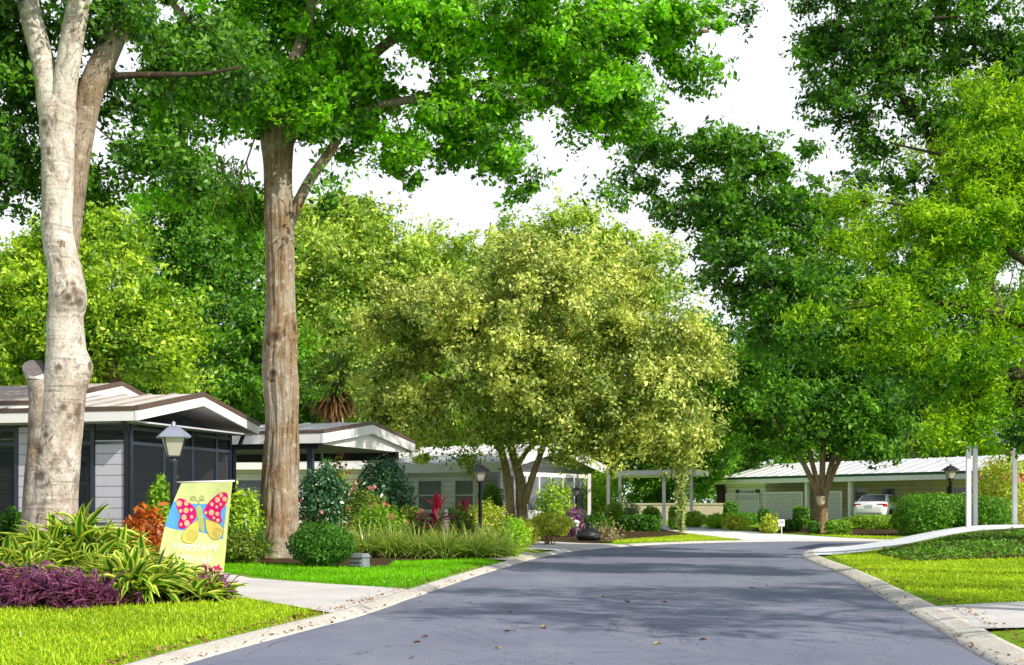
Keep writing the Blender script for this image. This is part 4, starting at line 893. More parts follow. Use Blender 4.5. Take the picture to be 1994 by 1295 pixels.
# ================================================================== SEDAN
def sedan(X, Y, rot):
    g = z1(X, Y); car = thing('parked_car', (X, Y, g), 'white sedan parked nose in under the cream house carport, tail lights showing', 'car')
    c, s = math.cos(rot), math.sin(rot); T = lambda x, y, z: (X+c*x-s*y, Y+s*x+c*y, g+z)   # local +x = forward
    prof = [  # x, z low, z belt, half width
     (-2.38,0.42,0.70,0.62),(-2.32,0.30,0.98,0.78),(-2.10,0.24,1.04,0.86),(-1.6,0.22,1.05,0.90),(-0.8,0.20,0.98,0.91),(0.2,0.20,0.95,0.91),(1.0,0.20,0.93,0.90),(1.6,0.22,0.86,0.88),(2.1,0.26,0.76,0.82),(2.33,0.34,0.60,0.66)]
    V = []; k = 10
    for (x, zl, zb, w) in prof:
        zm = (zl+zb)/2
        ring = [(-w*0.90,zl),(-w,zl+0.10),(-w*1.01,zm),(-w*0.985,zb-0.05),(-w*0.90,zb),(w*0.90,zb),(w*0.985,zb-0.05),(w*1.01,zm),(w,zl+0.10),(w*0.90,zl)]
        V += [T(x, y, z) for y, z in ring]
    Fc = [(i*k+q, i*k+(q+1)%k, (i+1)*k+(q+1)%k, (i+1)*k+q) for i in range(len(prof)-1) for q in range(k)]+[tuple(range(k))[::-1], tuple((len(prof)-1)*k+q for q in range(k))]
    link('body', V, Fc, M['carp'], car, True)
    cab = [(-1.78,1.02,1.05,0.80),(-1.05,1.0,1.40,0.66),(-0.5,0.98,1.46,0.64),(0.2,0.96,1.45,0.64),(0.55,0.95,1.38,0.66),(1.25,0.90,0.94,0.80)]
    V = []
    for (x, zb, zt, w) in cab: V += [T(x,-0.84,zb-0.04),T(x,-w,zt-0.03),T(x,-w*0.8,zt),T(x,w*0.8,zt),T(x,w,zt-0.03),T(x,0.84,zb-0.04)]
    Fc = [(i*6+q, i*6+q+1, (i+1)*6+q+1, (i+1)*6+q) for i in range(len(cab)-1) for q in range(5)]
    link('cabin', V, Fc, M['carp'], car, True)
    MB().poly([T(-1.74,-0.68,1.075),T(-1.74,0.68,1.075),T(-1.10,0.56,1.405),T(-1.10,-0.56,1.405)]).build('rear_window', M['glass'], car)
    MB().poly([T(1.20,-0.68,0.97),T(1.20,0.68,0.97),T(0.60,0.56,1.39),T(0.60,-0.56,1.39)]).build('windscreen', M['glass'], car)
    for sg in (-1, 1):
        y = lambda z: sg*(0.852-(z-1.0)*0.42)
        for x0, x1, x2, x3 in ((-1.45,-0.45,-0.45,-1.0), (-0.38,0.85,0.45,-0.38)):
            MB().poly([T(x0,y(1.02),1.02),T(x1,y(1.02),1.02),T(x2,y(1.36),1.36),T(x3,y(1.36),1.36)]).build('side_window', M['glass'], car)
        MB().hexa([T(-2.335,sg*0.42,0.80),T(-2.335,sg*0.80,0.80),T(-2.12,sg*0.885,0.80),T(-2.2,sg*0.42,0.80),T(-2.345,sg*0.42,0.95),T(-2.345,sg*0.78,0.95),T(-2.12,sg*0.875,0.97),T(-2.2,sg*0.42,0.95)]).build('tail_light', M['red'], car)
        for x in (-1.45, 1.42):
            w = MB(); ring = []
            for yy, rr in ((0.74,0.20),(0.74,0.32),(0.78,0.335),(0.90,0.335),(0.93,0.31),(0.93,0.21)):
                ring.append([T(x+rr*math.cos(t), sg*yy, 0.335+rr*math.sin(t)) for t in np.linspace(0, 2*math.pi, 25)[:-1]])
            Vv = [p for r_ in ring for p in r_]; Ff = [(i*24+q, i*24+(q+1)%24, (i+1)*24+(q+1)%24, (i+1)*24+q) for i in range(5) for q in range(24)]
            wo = link('wheel', Vv, Ff, M['tyre'], car, True)
            rm = MB(); rm.prism([T(x+0.205*math.cos(t), sg*0.88, 0.335+0.205*math.sin(t)) for t in np.linspace(0, 2*math.pi, 19)[:-1]], np.array(T(0,sg*0.03,0))-np.array(T(0,0,0))); rm.build('rim', M['rim'], wo)
            am = MB(); am.prism([T(x+0.40*math.cos(t), sg*0.905, 0.335+0.40*math.sin(t)) for t in np.linspace(-0.3, math.pi+0.3, 16)], np.array(T(0,sg*0.012,0))-np.array(T(0,0,0))); am.build('wheel_arch', M['black'], car)
    MB().box((-2.375,0,0.80),(0.02,0.34,0.17), lambda x,y,z: T(x,y,z)).build('number_plate', M['plate'], car)
    MB().box((-2.36,0,0.44),(0.10,1.30,0.10), lambda x,y,z: T(x,y,z)).build('bumper_trim', M['grey'], car)
    return car
p4 = fr4(1.9, 6.2, 0); sedan(gx(1713,73.5), 73.5, math.radians(62))

# ================================================================== SMALL THINGS
X, Y = gx(700,25.3), 25.3; g = z1(X,Y)
ub = thing('utility_box', (X,Y,g), 'small grey louvred utility box on the lawn beside the round bush', 'utility box')
c, s = math.cos(-0.5), math.sin(-0.5); T = lambda x,y,z: (X+c*x-s*y, Y+s*x+c*y, g+z)
m = MB(); m.hexa([T(-.15,-.12,-.02),T(.15,-.12,-.02),T(.15,.12,-.02),T(-.15,.12,-.02),T(-.14,-.115,.20),T(.14,-.115,.20),T(.14,.115,.20),T(-.14,.115,.20)]); m.build('body', M['grey'], ub)
m = MB(); m.hexa([T(-.165,-.135,.20),T(.165,-.135,.20),T(.165,.135,.20),T(-.165,.135,.20),T(-.13,-.10,.27),T(.13,-.10,.27),T(.13,.10,.27),T(-.13,.10,.27)]); m.build('lid', M['grey'], ub)
for z in (0.05, 0.12): MB().span((-.12,-.15,z),(.12,-.118,z+.03), T).build('louvre', M['grey'], ub)
for x in (-.06,.06): pass
X, Y = gx(1147,45.5), 45.5; g = z1(X,Y)
bag = thing('refuse_bag', (X,Y,g), 'shiny black plastic refuse bag left at the kerb beside garden cuttings', 'bag')
V = []; Fc = []; n1, n2 = 26, 18
for i in range(n2+1):
    t = i/n2; rr = 0.46*math.sin(math.pi*min(1,t*0.93+0.09))**0.6*(1-0.25*t)
    for q in range(n1):
        a = 2*math.pi*q/n1; k = 1+0.16*mnoise.noise(Vector((math.cos(a)*2.2,math.sin(a)*2.2,t*4)))+0.07*mnoise.noise(Vector((math.cos(a)*7,math.sin(a)*7,t*9)))
        V.append((X+rr*k*math.cos(a), Y+rr*k*math.sin(a), g+0.50*t-0.01))
Fc = [(i*n1+q, i*n1+(q+1)%n1, (i+1)*n1+(q+1)%n1, (i+1)*n1+q) for i in range(n2) for q in range(n1)]+[tuple(n2*n1+q for q in range(n1))]
link('sack', V, Fc, M['bag'], bag, True); MB().lathe((X,Y,g), [(0.13,0.44),(0.06,0.51),(0.07,0.55),(0.12,0.60),(0.10,0.61)], 9).build('tied_neck', M['bag'], bag, True)
def cuttings(px, Y, w, h, label):
    X = gx(px, Y); g = z1(X,Y); t = thing('yard_cuttings', (X,Y,g), label, 'garden waste'); n = 90
    m = MB()
    for k in range(n):
        a = rng.uniform(0,2*np.pi); r = w/2*math.sqrt(rng.uniform()); b = np.array([X+r*math.cos(a), Y+r*math.sin(a), g]); d = unit(rng.normal(size=3)*[1,1,0.6]+[0,0,0.5]); L = rng.uniform(0.2,0.55)
        m.tube([b, b+d*L*0.5+rng.normal(size=3)*0.03, b+d*L], [0.012,0.009,0.004], 4, False)
    m.build('twigs', M['bark3'], t)
    P = np.column_stack([X+rng.normal(size=500)*w*0.25, Y+rng.normal(size=500)*w*0.25, g+np.abs(rng.normal(size=500))*h*0.5]); leaves('leaves', P, 0.12, M['moss'], t)
cuttings(1172, 46.0, 1.3, 0.55, 'loose heap of dry garden cuttings right of the black bag')
def sign(px, Y, h, w, hh, label, mat='whitetrim'):
    X = gx(px,Y); g = z1(X,Y); t = thing('yard_sign', (X,Y,g), label, 'sign')
    MB().tube([(X,Y,g-0.05),(X,Y,g+h-hh)], 0.018, 6).build('stake', M['whitetrim'], t); MB().box((X,Y,g+h-hh/2+0.01),(w,0.02,hh)).build('panel', M[mat], t)
    MB().box((X,Y-0.013,g+h-hh*0.35),(w*0.7,0.006,hh*0.18)).build('printed_band', M['lampcap'], t)
sign(1522, 54, 0.60, 0.23, 0.27, 'small white yard sign on a stake in front of the lattice screens')
X, Y = gx(1122,48.5), 48.5; g = z1(X,Y)
pl = thing('path_light', (X,Y,g), 'small white garden path light on a thin stake below the small black lamp post', 'garden light')
MB().tube([(X,Y,g-0.05),(X,Y,g+0.42)], 0.02, 6).build('stake', M['grey'], pl); MB().lathe((X,Y,g+0.40), [(0.07,0),(0.09,0.04),(0.10,0.14),(0.15,0.17),(0.05,0.24)], 12).build('lantern', M['whitetrim'], pl, True)
X, Y = gx(868,34.0), 34.0; g = z1(X,Y)
st = thing('garden_statuette', (X,Y,g), 'pale stone garden statuette at the foot of the red ti plant', 'ornament')
MB().lathe((X,Y,g), [(0.11,-0.03),(0.11,0.42),(0.09,0.46),(0.085,0.5)], 10).build('plinth', M['stone'], st, True)
MB().lathe((X,Y,g), [(0.07,0.50),(0.10,0.58),(0.09,0.70),(0.115,0.80),(0.06,0.88),(0.04,0.91),(0.065,0.97),(0.06,1.03),(0.02,1.07)], 12).build('figure', M['stone'], st, True)
for k in range(30):
    if k < 16: px, py = rng.uniform(600,1700), rng.uniform(1150,1290)
    else: px, py = rng.uniform(700,1500), rng.uniform(1110,1200)
    Y = CH*F/(py-HY); X = gx(px, Y)
    if not inpoly(np.array([X]), np.array([Y]), ROAD)[0]: continue
    yel = rng.uniform() < 0.35
    pts = [(-.5,0,0),(-.25,.22,.10),(.1,.28,.16),(.5,0,.02),(.1,-.28,.14),(-.25,-.22,.12)]; sz = rng.uniform(0.05,0.085); a = rng.uniform(0,6.28); m = MB()
    q = [(X+sz*(p[0]*math.cos(a)-p[1]*math.sin(a)), Y+sz*(p[0]*math.sin(a)+p[1]*math.cos(a)), 0.006+sz*p[2]*1.6) for p in pts]
    m.poly([q[0],q[1],q[2],q[3]]); m.poly([q[0],q[3],q[4],q[5]])
    o = m.build('fallen_leaf', M['leafy' if yel else 'leafb']); o.data.transform(__import__('mathutils').Matrix.Translation((-X,-Y,0))); o.location = (X,Y,0)
    tag(o, 'small curled yellow leaf lying on the asphalt' if yel else 'small curled brown leaf lying on the asphalt', 'fallen leaf', 'yellow leaves on the road' if yel else 'brown leaves on the road')

# ================================================================== TREES
def tree(name, px, Y, label, group=None):
    X = gx(px, Y); return thing(name, (X, Y, z1(X, Y)), label, 'tree', group)
def simple_tree(name, px, Y, label, blobs, lf, bark, nclump, per, lsize, rad=0.22, csig=0.6, group=None, fork=0.45, maxr=None, **kw):
    t = tree(name, px, Y, label, group); b = np.array(root_loc(t)); B = np.array(blobs); c = B[:,:3].mean(0); zlow = (B[:,2]-B[:,5]).min()
    top = b+(c-b)*0.0; h = max(1.2, (zlow-b[2])*1.0+(c[2]-zlow)*fork)
    ctrl = [(*b-np.array([0,0,0.2]), rad*1.35) if False else (b[0],b[1],b[2]-0.2,rad*1.35), (b[0]+rng.normal()*0.1,b[1],b[2]+h*0.35,rad), (b[0]+rng.normal()*0.2+(c[0]-b[0])*0.2,b[1],b[2]+h*0.7,rad*0.85), (b[0]+(c[0]-b[0])*0.4,b[1],b[2]+h,rad*0.62)]
    V, Fc = trunk_rings(ctrl, 18, 24, 0.10, 1.4, rng.uniform(0,50), flare=0.25); link('trunk', V, Fc, bark, t, True)
    starts = pts_of(ctrl)[len(pts_of(ctrl))//2:]
    kw.setdefault('hole', (0.25, 1.18)); crown(t, blobs, starts, nclump, per, lsize, lf, bark, csig=csig, maxr=maxr or rad*0.6, **kw)
    return t

# --- T1: pale smooth tree, left foreground
Y1 = 21.0; T1 = tree('smooth_bark_tree', 105, Y1, 'tall pale smooth barked tree in the left foreground with forked limbs and a sawn stub')
main = pxctrl([(100,1135,120),(98,1060,104),(104,985,92),(112,900,84),(120,820,84),(126,760,82),(131,722,84),(129,680,76),(127,620,68),(131,575,70),(124,520,64),(112,450,60),(112,380,59),(113,300,62),(112,255,65),(113,222,69),(113,196,56),(113,180,26),(113,174,8)], Y1)
parts = [trunk_rings(main, 56, 180, 0.05, 2.2, 3.1, bulges=[(at(0,715,Y1)[2],3.0,0.16,0.09),(at(0,590,Y1)[2],2.5,0.17,0.075),(at(0,560,Y1)[2],2.2,0.10,0.05),(at(0,795,Y1)[2],1.9,0.12,0.045),(at(0,850,Y1)[2],1.2,0.14,-0.03),(at(0,930,Y1)[2],1.2,0.2,0.03),(at(0,585,Y1)[2],1.9,0.13,0.06),(at(0,720,Y1)[2],1.5,0.13,0.03),(at(0,880,Y1)[2],1.0,0.17,0.03),(at(0,480,Y1)[2],2.0,0.07,0.015),(at(0,300,Y1)[2],1.3,0.07,0.012),(at(0,810,Y1)[2],2.2,0.10,0.03),(at(0,250,Y1)[2],1.1,0.16,0.02)], flare=0.15)]
l1 = pxctrl([(106,250,52),(100,205,54),(90,150,48),(76,90,44),(58,20,42),(40,-60,38),(22,-160,30),(0,-300,20)], Y1); l2 = pxctrl([(118,255,46,-.02),(122,205,50,-.03),(129,150,46,-.05),(140,80,44,-.1),(152,10,43,-.15),(166,-80,38,-.2),(185,-220,26,-.3)], Y1)
l3 = pxctrl([(126,560,34,.28),(140,420,40,.30),(150,330,46,.32),(160,250,50,.34),(176,180,52,.36),(205,110,48,.4),(238,40,42,.45),(270,-30,38,.5),(320,-140,28,.6)], Y1)
l4 = pxctrl([(205,150,16,.42),(260,146,13,.5),(330,145,11,.6),(400,143,8,.7),(470,130,6,.8)], Y1)
stub = pxctrl([(76,1120,76,.05),(78,1000,68,.0),(82,900,62,-.02),(84,830,56,-.03),(82,785,50,-.05),(76,750,44,-.08),(73,736,42,-.10)], Y1)
for l, sd in ((l1,4),(l2,5)): parts.append(trunk_rings(l, 30, 50, 0.05, 2.6, sd))
V, Fc = merge(parts); t1o = link('trunk', V, Fc, M['bark1'], T1, True, {'scar':('POINT', SCARS['last'])})
V, Fc = trunk_rings(l3, 30, 70, 0.06, 2.6, 6); link('limb', V, Fc, M['limbb'], T1, True)
V, Fc = trunk_rings(l4, 10, 20, 0.1, 4, 8); link('limb', V, Fc, M['barkd'], T1, True)
V, Fc = trunk_rings(stub, 26, 40, 0.07, 3, 9); so = link('stub', V, Fc, M['bark1d'], T1, True)
e = stub[-1]; R_ = e[3]*1.05; tt = np.linspace(0,6.2832,25)[:-1]
low = [(e[0]+R_*math.cos(t), e[1]+R_*math.sin(t), e[2]-0.03) for t in tt]; top = [(e[0]-0.05+R_*math.cos(t), e[1]+R_*math.sin(t), e[2]+0.02+R_*(0.75+0.75*math.sin(t)-0.25*math.cos(t))) for t in tt]
wb = MB(); wb.v = low+top; wb.f = [(k,(k+1)%24,24+(k+1)%24,24+k) for k in range(24)]; wb.build('stub_end', M['bark1'], so, True)
MB().poly([(x,y-0.002,z+0.004) for x,y,z in top]).build('sawn_face', M['cut'], so)
bl = pxblobs([(25,120,70,150,22,2.0),(30,330,60,95,22.5,1.5),(165,330,35,55,22.5,.8),(240,60,80,70,22,1.4),(310,70,80,70,22.6,1.4),(215,170,40,50,22.4,.8),(180,390,35,40,22.5,.7),(290,330,45,45,22.6,.8),(170,230,25,60,22.6,.6),(330,200,45,40,22.5,.9),(400,90,110,90,23,2),(120,-150,260,140,21.5,3),(-80,200,90,220,22,2.5),(370,330,55,55,24,1.0)])
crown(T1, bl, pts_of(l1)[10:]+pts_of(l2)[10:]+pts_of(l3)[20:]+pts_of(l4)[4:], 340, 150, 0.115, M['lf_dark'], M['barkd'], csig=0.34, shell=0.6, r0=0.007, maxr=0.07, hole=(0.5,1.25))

# --- T2: ridged oak
Y2 = 28.9; T2 = tree('oak_tree', 545, Y2, 'large ridged brown oak with leafy bright green crown beside the round bush')
main = pxctrl([(543,1098,92),(543,1040,74),(545,960,69),(548,880,66),(549,800,62),(547,740,66),(546,680,64),(547,600,56),(545,500,53),(543,400,53),(541,320,55),(540,275,62),(541,245,64)], Y2)
parts = [trunk_rings(main, 90, 150, 0.05, 1.5, 12, bulges=[(at(0,660,Y2)[2],1.4,0.25,0.05),(at(0,730,Y2)[2],1.3,0.2,0.045),(at(0,640,Y2)[2],2.7,0.2,0.05)], flare=0.34, ridge=0.11, nr=11)]
m1 = pxctrl([(533,275,40),(515,240,36),(490,205,32),(465,180,26),(430,130,20),(380,60,16),(330,0,12)], Y2); m2 = pxctrl([(553,270,42,.05),(575,240,40,.1),(605,215,36,.2),(640,190,30,.3),(700,130,22,.5),(790,60,18,.8),(900,20,14,1)], Y2)
m3 = pxctrl([(556,450,26,.05),(585,385,22,.1),(610,340,20,.15),(640,300,19,.2),(668,255,17,.3),(720,210,14,.5),(820,190,16,1),(940,160,13,1.5),(1080,120,11,2),(1230,80,9,2.4),(1380,60,7,2.6)], Y2)
m4 = pxctrl([(541,262,44,-.05),(548,200,34,-.1),(570,130,28,-.2),(600,40,22,-.3),(620,-80,16,-.4)], Y2)
for l, sd in ((m1,14),(m2,15),(m3,16),(m4,17)): parts.append(trunk_rings(l, 22, 50, 0.08, 2.6, sd))
V, Fc = merge(parts); link('trunk', V, Fc, M['bark2'], T2, True, {'scar':('POINT', SCARS['last'])})
bl = pxblobs([(350,50,80,80,29.5,1.8),(430,130,110,80,29,2.0),(410,240,70,50,29.5,1.3),(350,300,60,70,30,1.1),(430,330,85,70,29.6,1.3),(310,390,50,35,30,.7),(450,410,60,35,29.8,.8),(700,335,80,50,29.6,1.1),(770,290,60,50,29.5,.9),(560,185,120,55,28.0,1.0),(640,255,90,45,28.2,.8),(460,235,80,50,28.2,.9),(340,210,60,60,29.6,1.0),(650,320,60,40,28.2,.6),(560,50,170,105,29.8,2.3),(640,190,140,75,30,2.0),(730,95,160,115,28.8,2.2),(720,290,85,55,29.6,1.3),(650,370,60,40,29.5,1.0),(780,330,45,60,29.2,.9),
  (880,90,150,110,29,2.4),(900,200,90,60,29,1.5),(1000,220,80,55,30,1.2),(960,300,55,35,30,.8),(1015,360,28,45,30.2,.5),(880,280,40,40,30,.6),(1080,70,150,90,30,2.2),(1160,190,120,70,30.5,1.6),(1230,60,130,80,31,2.0),(1230,250,50,40,31,1.0),(1340,60,90,60,31.3,1.5),(1420,50,55,45,31.5,1),(1350,140,50,35,31.5,.8),(700,-120,520,110,28.5,4.5)])
crown(T2, bl, pts_of(m1)[12:]+pts_of(m2)[12:]+pts_of(m3)[20:]+pts_of(m4)[8:], 1040, 150, 0.135, M['lf_oak'], M['bark2'], csig=0.34, shell=0.6, r0=0.008, maxr=0.10, step=0.6, hole=(0.55,1.45))
# hanging dry twigs on the oak
m = MB()
for k in range(26):
    b = at(rng.uniform(425,470), rng.uniform(300,335), 28.6); d = np.array([rng.normal()*0.35-0.15, rng.normal()*0.3, -1.0]); L = rng.uniform(0.5,1.1)
    m.tube([b, b+d*L*0.5+rng.normal(size=3)*0.08, b+d*L+rng.normal(size=3)*0.15], [0.012,0.008,0.003], 4, False)
m.build('dead_twigs', M['moss'], T2)

# --- T3: pale olive tree in the centre
th = lambda c, k=0.54: [(*p[:3], p[3]*k) for p in c]
Y3 = 52.5; T3 = tree('broad_tree', 1003, Y3, 'broad rounded pale olive tree in the centre with several stems')
c1 = pxctrl([(995,1045,36),(994,990,33),(988,930,29),(975,870,25),(958,800,20),(935,720,15),(900,640,10)], Y3); c2 = pxctrl([(1018,1045,44,.1),(1016,985,40,.1),(1012,930,34,.1),(995,870,26,.1),(985,800,20,0),(1000,700,15,0),(1010,600,10,0)], Y3)
c3 = pxctrl([(1020,980,30,.1),(1036,930,24,.1),(1054,880,21,.1),(1070,830,18,.1),(1110,740,14,.1),(1170,650,9,.1)], Y3); c4 = pxctrl([(1002,915,22,.0),(1025,880,16,-.1),(1048,850,13,-.2),(1080,800,10,-.4),(1150,740,8,-.6),(1240,720,6,-.8)], Y3); c5 = pxctrl([(975,880,16,.2),(930,800,13,.6),(860,740,9,1),(800,700,6,1.3)], Y3)
V, Fc = merge([trunk_rings(l, 20, 60, 0.09, 2.0, sd, flare=0.12) for l, sd in ((th(c1),21),(th(c2),22),(th(c3),23),(th(c4),24),(th(c5),25))]); link('trunk', V, Fc, M['bark3'], T3, True)
bl = pxblobs([(1000,545,140,70,52.5,3.2),(1130,550,130,75,52,3.0),(870,610,120,80,53,3.0),(1060,600,200,110,51,3.0),(1230,620,115,95,52,2.8),(790,640,90,110,53,2.5),(900,680,140,110,51,2.8),(1050,720,160,110,50.3,2.4),(1200,720,150,110,51,2.8),(1310,680,95,95,52,2.4),(1290,800,90,90,51.5,2.2),(790,760,80,80,53,2),(880,800,100,60,52,2),(1150,820,110,60,51,2),(1230,870,70,60,51.5,1.6),(1310,880,35,50,52,1),(1000,780,130,60,51,2.2),(760,820,50,50,53,1.4),(880,865,120,28,52,1.5),(1110,865,80,28,51,1.3),(1375,760,45,70,52,1.2),(1350,870,40,50,52,1.0)])
crown(T3, bl, pts_of(c1)[14:]+pts_of(c2)[14:]+pts_of(c3)[10:]+pts_of(c4)[8:]+pts_of(c5)[6:], 720, 220, 0.16, M['lf_ctr'], M['bark3'], csig=0.55, shell=0.35, r0=0.012, maxr=0.12, minr=0.012, outb=0.6)

# --- T4: dark oak beyond the bend on the right
Y4 = 56.5; T4 = tree('oak_tree', 1598, Y4, 'dark spreading oak with many stems before the lattice screens, small pot hung on its trunk')
c1 = pxctrl([(1598,1055,32),(1599,1010,26),(1599,975,25),(1600,950,20)], Y4); fan = []
for (x1, x2, x3, wd) in ((1560,1525,1470,17),(1580,1570,1550,17),(1602,1605,1610,19),(1622,1640,1680,18),(1635,1665,1740,15)):
    fan.append(pxctrl([(1600+(x1-1600)*0.10,985,wd*0.62),(1600+(x1-1600)*0.45,940,wd*0.62),(x1,895,wd*.6),(x2,850,wd*.55),(x3,760,wd*.45),(x3+(x3-1600)*0.5,690,wd*.35)], Y4))
V, Fc = merge([trunk_rings(c1, 24, 40, 0.10, 2, 31, flare=0.2)]+[trunk_rings(l, 14, 30, 0.09, 2, 32+i) for i, l in enumerate(fan)]); link('trunk', V, Fc, M['bark3'], T4, True)
bl = pxblobs([(1600,720,190,90,57,3.6),(1480,780,110,80,57,2.6),(1720,780,120,80,56,2.6),(1600,810,150,60,56,2.6),(1440,840,60,45,57,1.5),(1760,850,80,45,55.5,1.6),(1680,870,70,30,55.5,1.2),(1520,860,60,35,56.5,1.2),(1600,620,140,80,57,3)])
st = [];  [st.extend(pts_of(l)[8:]) for l in fan]
crown(T4, bl, st, 400, 160, 0.20, M['lf_bd'], M['bark3'], csig=0.6, shell=0.4, r0=0.012, maxr=0.12, minr=0.012)
pot = thing('hanging_pot', at(1598,985,Y4-0.62), 'pale pot hung on the trunk of the far dark oak', 'plant pot')
pb = np.array(root_loc(pot)); MB().lathe(pb, [(0.10,0),(0.15,0.10),(0.19,0.36),(0.20,0.38)], 12).build('bowl', M['terracotta'], pot, True); MB().tube([pb+[-.19,0,.37], pb+[0,.05,.60], pb+[.19,0,.37]], 0.012, 5).build('handle', M['black'], pot)

# --- T5: large dark oak off the right edge, limbs crossing the sky
Y5 = 31.0; T5 = tree('oak_tree', 2075, Y5, 'big dark oak leaning in at the right edge, long limbs reaching left across the sky')
k1 = pxctrl([(2080,1120,100),(2062,980,86),(2030,860,76),(1994,760,68),(1965,690,58),(1945,640,50),(1920,580,46),(1900,520,42)], Y5)
k2 = pxctrl([(1935,620,32),(1890,600,26,-.2),(1800,560,21,-.4),(1700,500,16,-.5),(1620,440,13,-.6),(1560,385,10,-.7),(1490,325,7,-.8),(1420,300,5,-.9)], Y5); k3 = pxctrl([(1905,530,34),(1880,440,26,.2),(1840,330,20,.4),(1780,220,15,.5),(1700,120,15,.6),(1620,40,11,.6)], Y5)
k4 = pxctrl([(1910,560,34),(1960,460,30,.3),(2010,330,24,.5),(2050,180,18,.7),(2080,20,12,.9)], Y5); k5 = pxctrl([(1930,610,24),(1860,600,20,-.6),(1760,600,16,-1.2),(1650,590,13,-1.6),(1540,570,10,-1.8),(1450,540,7,-1.9)], Y5)
V, Fc = merge([trunk_rings(l, 24, 50, 0.08, 2, 41+i) for i, l in enumerate((k1,k2,k3,k4,k5))]); link('trunk', V, Fc, M['barkd'], T5, True)
bl = pxblobs([(1270,300,90,45,29.6,1.0),(1225,365,50,25,29.6,.6),(1380,300,90,60,29.6,1.2),(1350,400,80,50,29.6,1.0),(1440,370,100,90,29.5,1.5),(1430,470,85,60,29.3,1.3),(1400,560,55,60,29.2,1.0),(1530,430,70,60,29.8,1.2),(1540,560,110,70,29.3,1.5),(1490,640,80,45,29,1.2),(1640,560,110,60,29.6,1.5),(1660,650,140,55,29.3,1.6),(1800,560,110,60,30,1.5),
  (1720,260,120,100,31.5,1.8),(1640,190,80,60,31.4,1.3),(1600,90,80,70,31.4,1.4),(1740,90,130,90,31.6,1.8),(1880,90,110,100,31.8,1.8),(1850,260,110,90,31.6,1.7),(1760,360,60,40,31.4,.9),(1980,160,80,140,32,1.8),(1960,400,90,120,31.5,1.7),(1850,420,90,70,31,1.4),(1900,650,110,70,30.2,1.4),(1620,415,70,38,29.6,.8),(1560,370,60,34,29.6,.8),(1690,480,70,45,29.8,.9),(1790,170,70,70,31,1.0),(1830,300,60,60,31,.9),(1500,310,60,35,29.6,.8),(1800,520,70,45,30,.9),(1820,690,110,55,29.6,1.3),(1900,770,110,60,29.8,1.3),(1970,840,70,45,29.8,1.0),(1760,700,90,50,29.6,1.2),(1580,500,70,60,29.8,1.1),(2100,250,120,250,31.5,3),(1800,-70,320,80,31.5,2.8),(1560,280,35,35,30.8,.6)])
st = []; [st.extend(pts_of(l)[8:]) for l in (k2,k3,k4,k5)]
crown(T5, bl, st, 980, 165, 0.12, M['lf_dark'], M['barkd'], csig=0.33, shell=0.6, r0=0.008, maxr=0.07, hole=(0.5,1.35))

# --- T6: feathery yellow-green tree on the right
Y6 = 22.5; T6 = tree('feathery_tree', 2110, Y6, 'feathery yellow green tree in the right foreground with sunlit fine foliage')
k1 = pxctrl([(2115,1200,50),(2105,1000,44),(2090,800,38),(2060,600,32),(2040,400,24),(2020,200,14),(2005,80,8)], Y6)
fr_ = [pxctrl([(2085,700,18),(2000,640,14,-.2),(1900,600,10,-.4),(1780,590,6,-.6),(1660,600,4,-.7)], Y6), pxctrl([(2060,560,17),(1980,500,13,-.3),(1880,440,9,-.5),(1760,400,6,-.6),(1660,390,4,-.7)], Y6), pxctrl([(2040,420,14),(1960,360,10,-.2),(1860,310,7,-.3),(1740,280,4,-.3)], Y6), pxctrl([(2090,800,16),(2000,740,11,-.3),(1900,720,7,-.5)], Y6)]
V, Fc = merge([trunk_rings(l, 16, 40, 0.08, 2, 51+i) for i, l in enumerate([k1]+fr_)]); link('trunk', V, Fc, M['barkd'], T6, True)
bl = pxblobs([(1880,320,110,70,22.4,1.0),(1950,220,70,80,22.6,.9),(1900,160,35,50,22.6,.5),(1980,330,70,90,22.4,1.0),(1740,270,30,60,22.2,.35),(1700,400,70,35,22,.5),(1790,440,90,55,22,.8),(1900,430,100,60,22,.9),(1650,390,40,25,21.9,.3),(1980,480,60,60,22.3,.8),(1650,590,60,30,21.8,.5),(1590,600,50,26,21.8,.4),(1680,480,80,45,22,.6),(1740,590,90,60,21.8,.7),(1860,540,90,70,21.9,.8),(1960,600,70,70,22,.8),(1720,660,80,45,21.8,.5),(1880,700,90,40,22,.7),(1960,770,50,60,22.1,.6),(1900,800,70,45,22.2,.6),(1850,840,60,32,22.1,.5),(1950,850,60,30,22.1,.5),(2080,500,110,220,22.5,1.8)])
st = []; [st.extend(pts_of(l)[6:]) for l in fr_]; st += pts_of(k1)[16:]
crown(T6, bl, st, 470, 165, 0.085, M['lf_cyp'], M['barkd'], csig=0.27, shell=0.6, r0=0.005, maxr=0.04, flat=0.6, aspect=0.32, step=0.45, hole=(0.7,1.4))

# --- background trees
simple_tree('leafy_tree', 215, 41, 'bright lime green tree rising behind the lavender bungalow', pxblobs([(250,560,110,110,41),(300,660,80,90,41),(190,470,90,80,42),(170,640,90,110,41),(330,720,50,50,40.5),(100,560,80,100,42)]), M['lf_brt'], M['bark3'], 260, 190, 0.16, csig=0.55, shell=0.4)
simple_tree('leafy_tree', -20, 44, 'bright green tree at the left edge behind the bungalow roof', pxblobs([(30,480,110,90,44),(20,620,100,120,43),(60,700,80,70,42)]), M['lf_brt'], M['bark3'], 150, 170, 0.17, csig=0.6, shell=0.4)
simple_tree('dense_tree', 420, 58, 'tall dark green tree behind the oak trunk', pxblobs([(420,480,120,110,58),(430,640,140,130,57),(360,420,90,70,58),(400,760,130,80,57),(520,720,90,110,58),(320,500,80,90,58)]), M['lf_bd'], M['barkd'], 300, 190, 0.20, csig=0.75, shell=0.4, rad=.3)
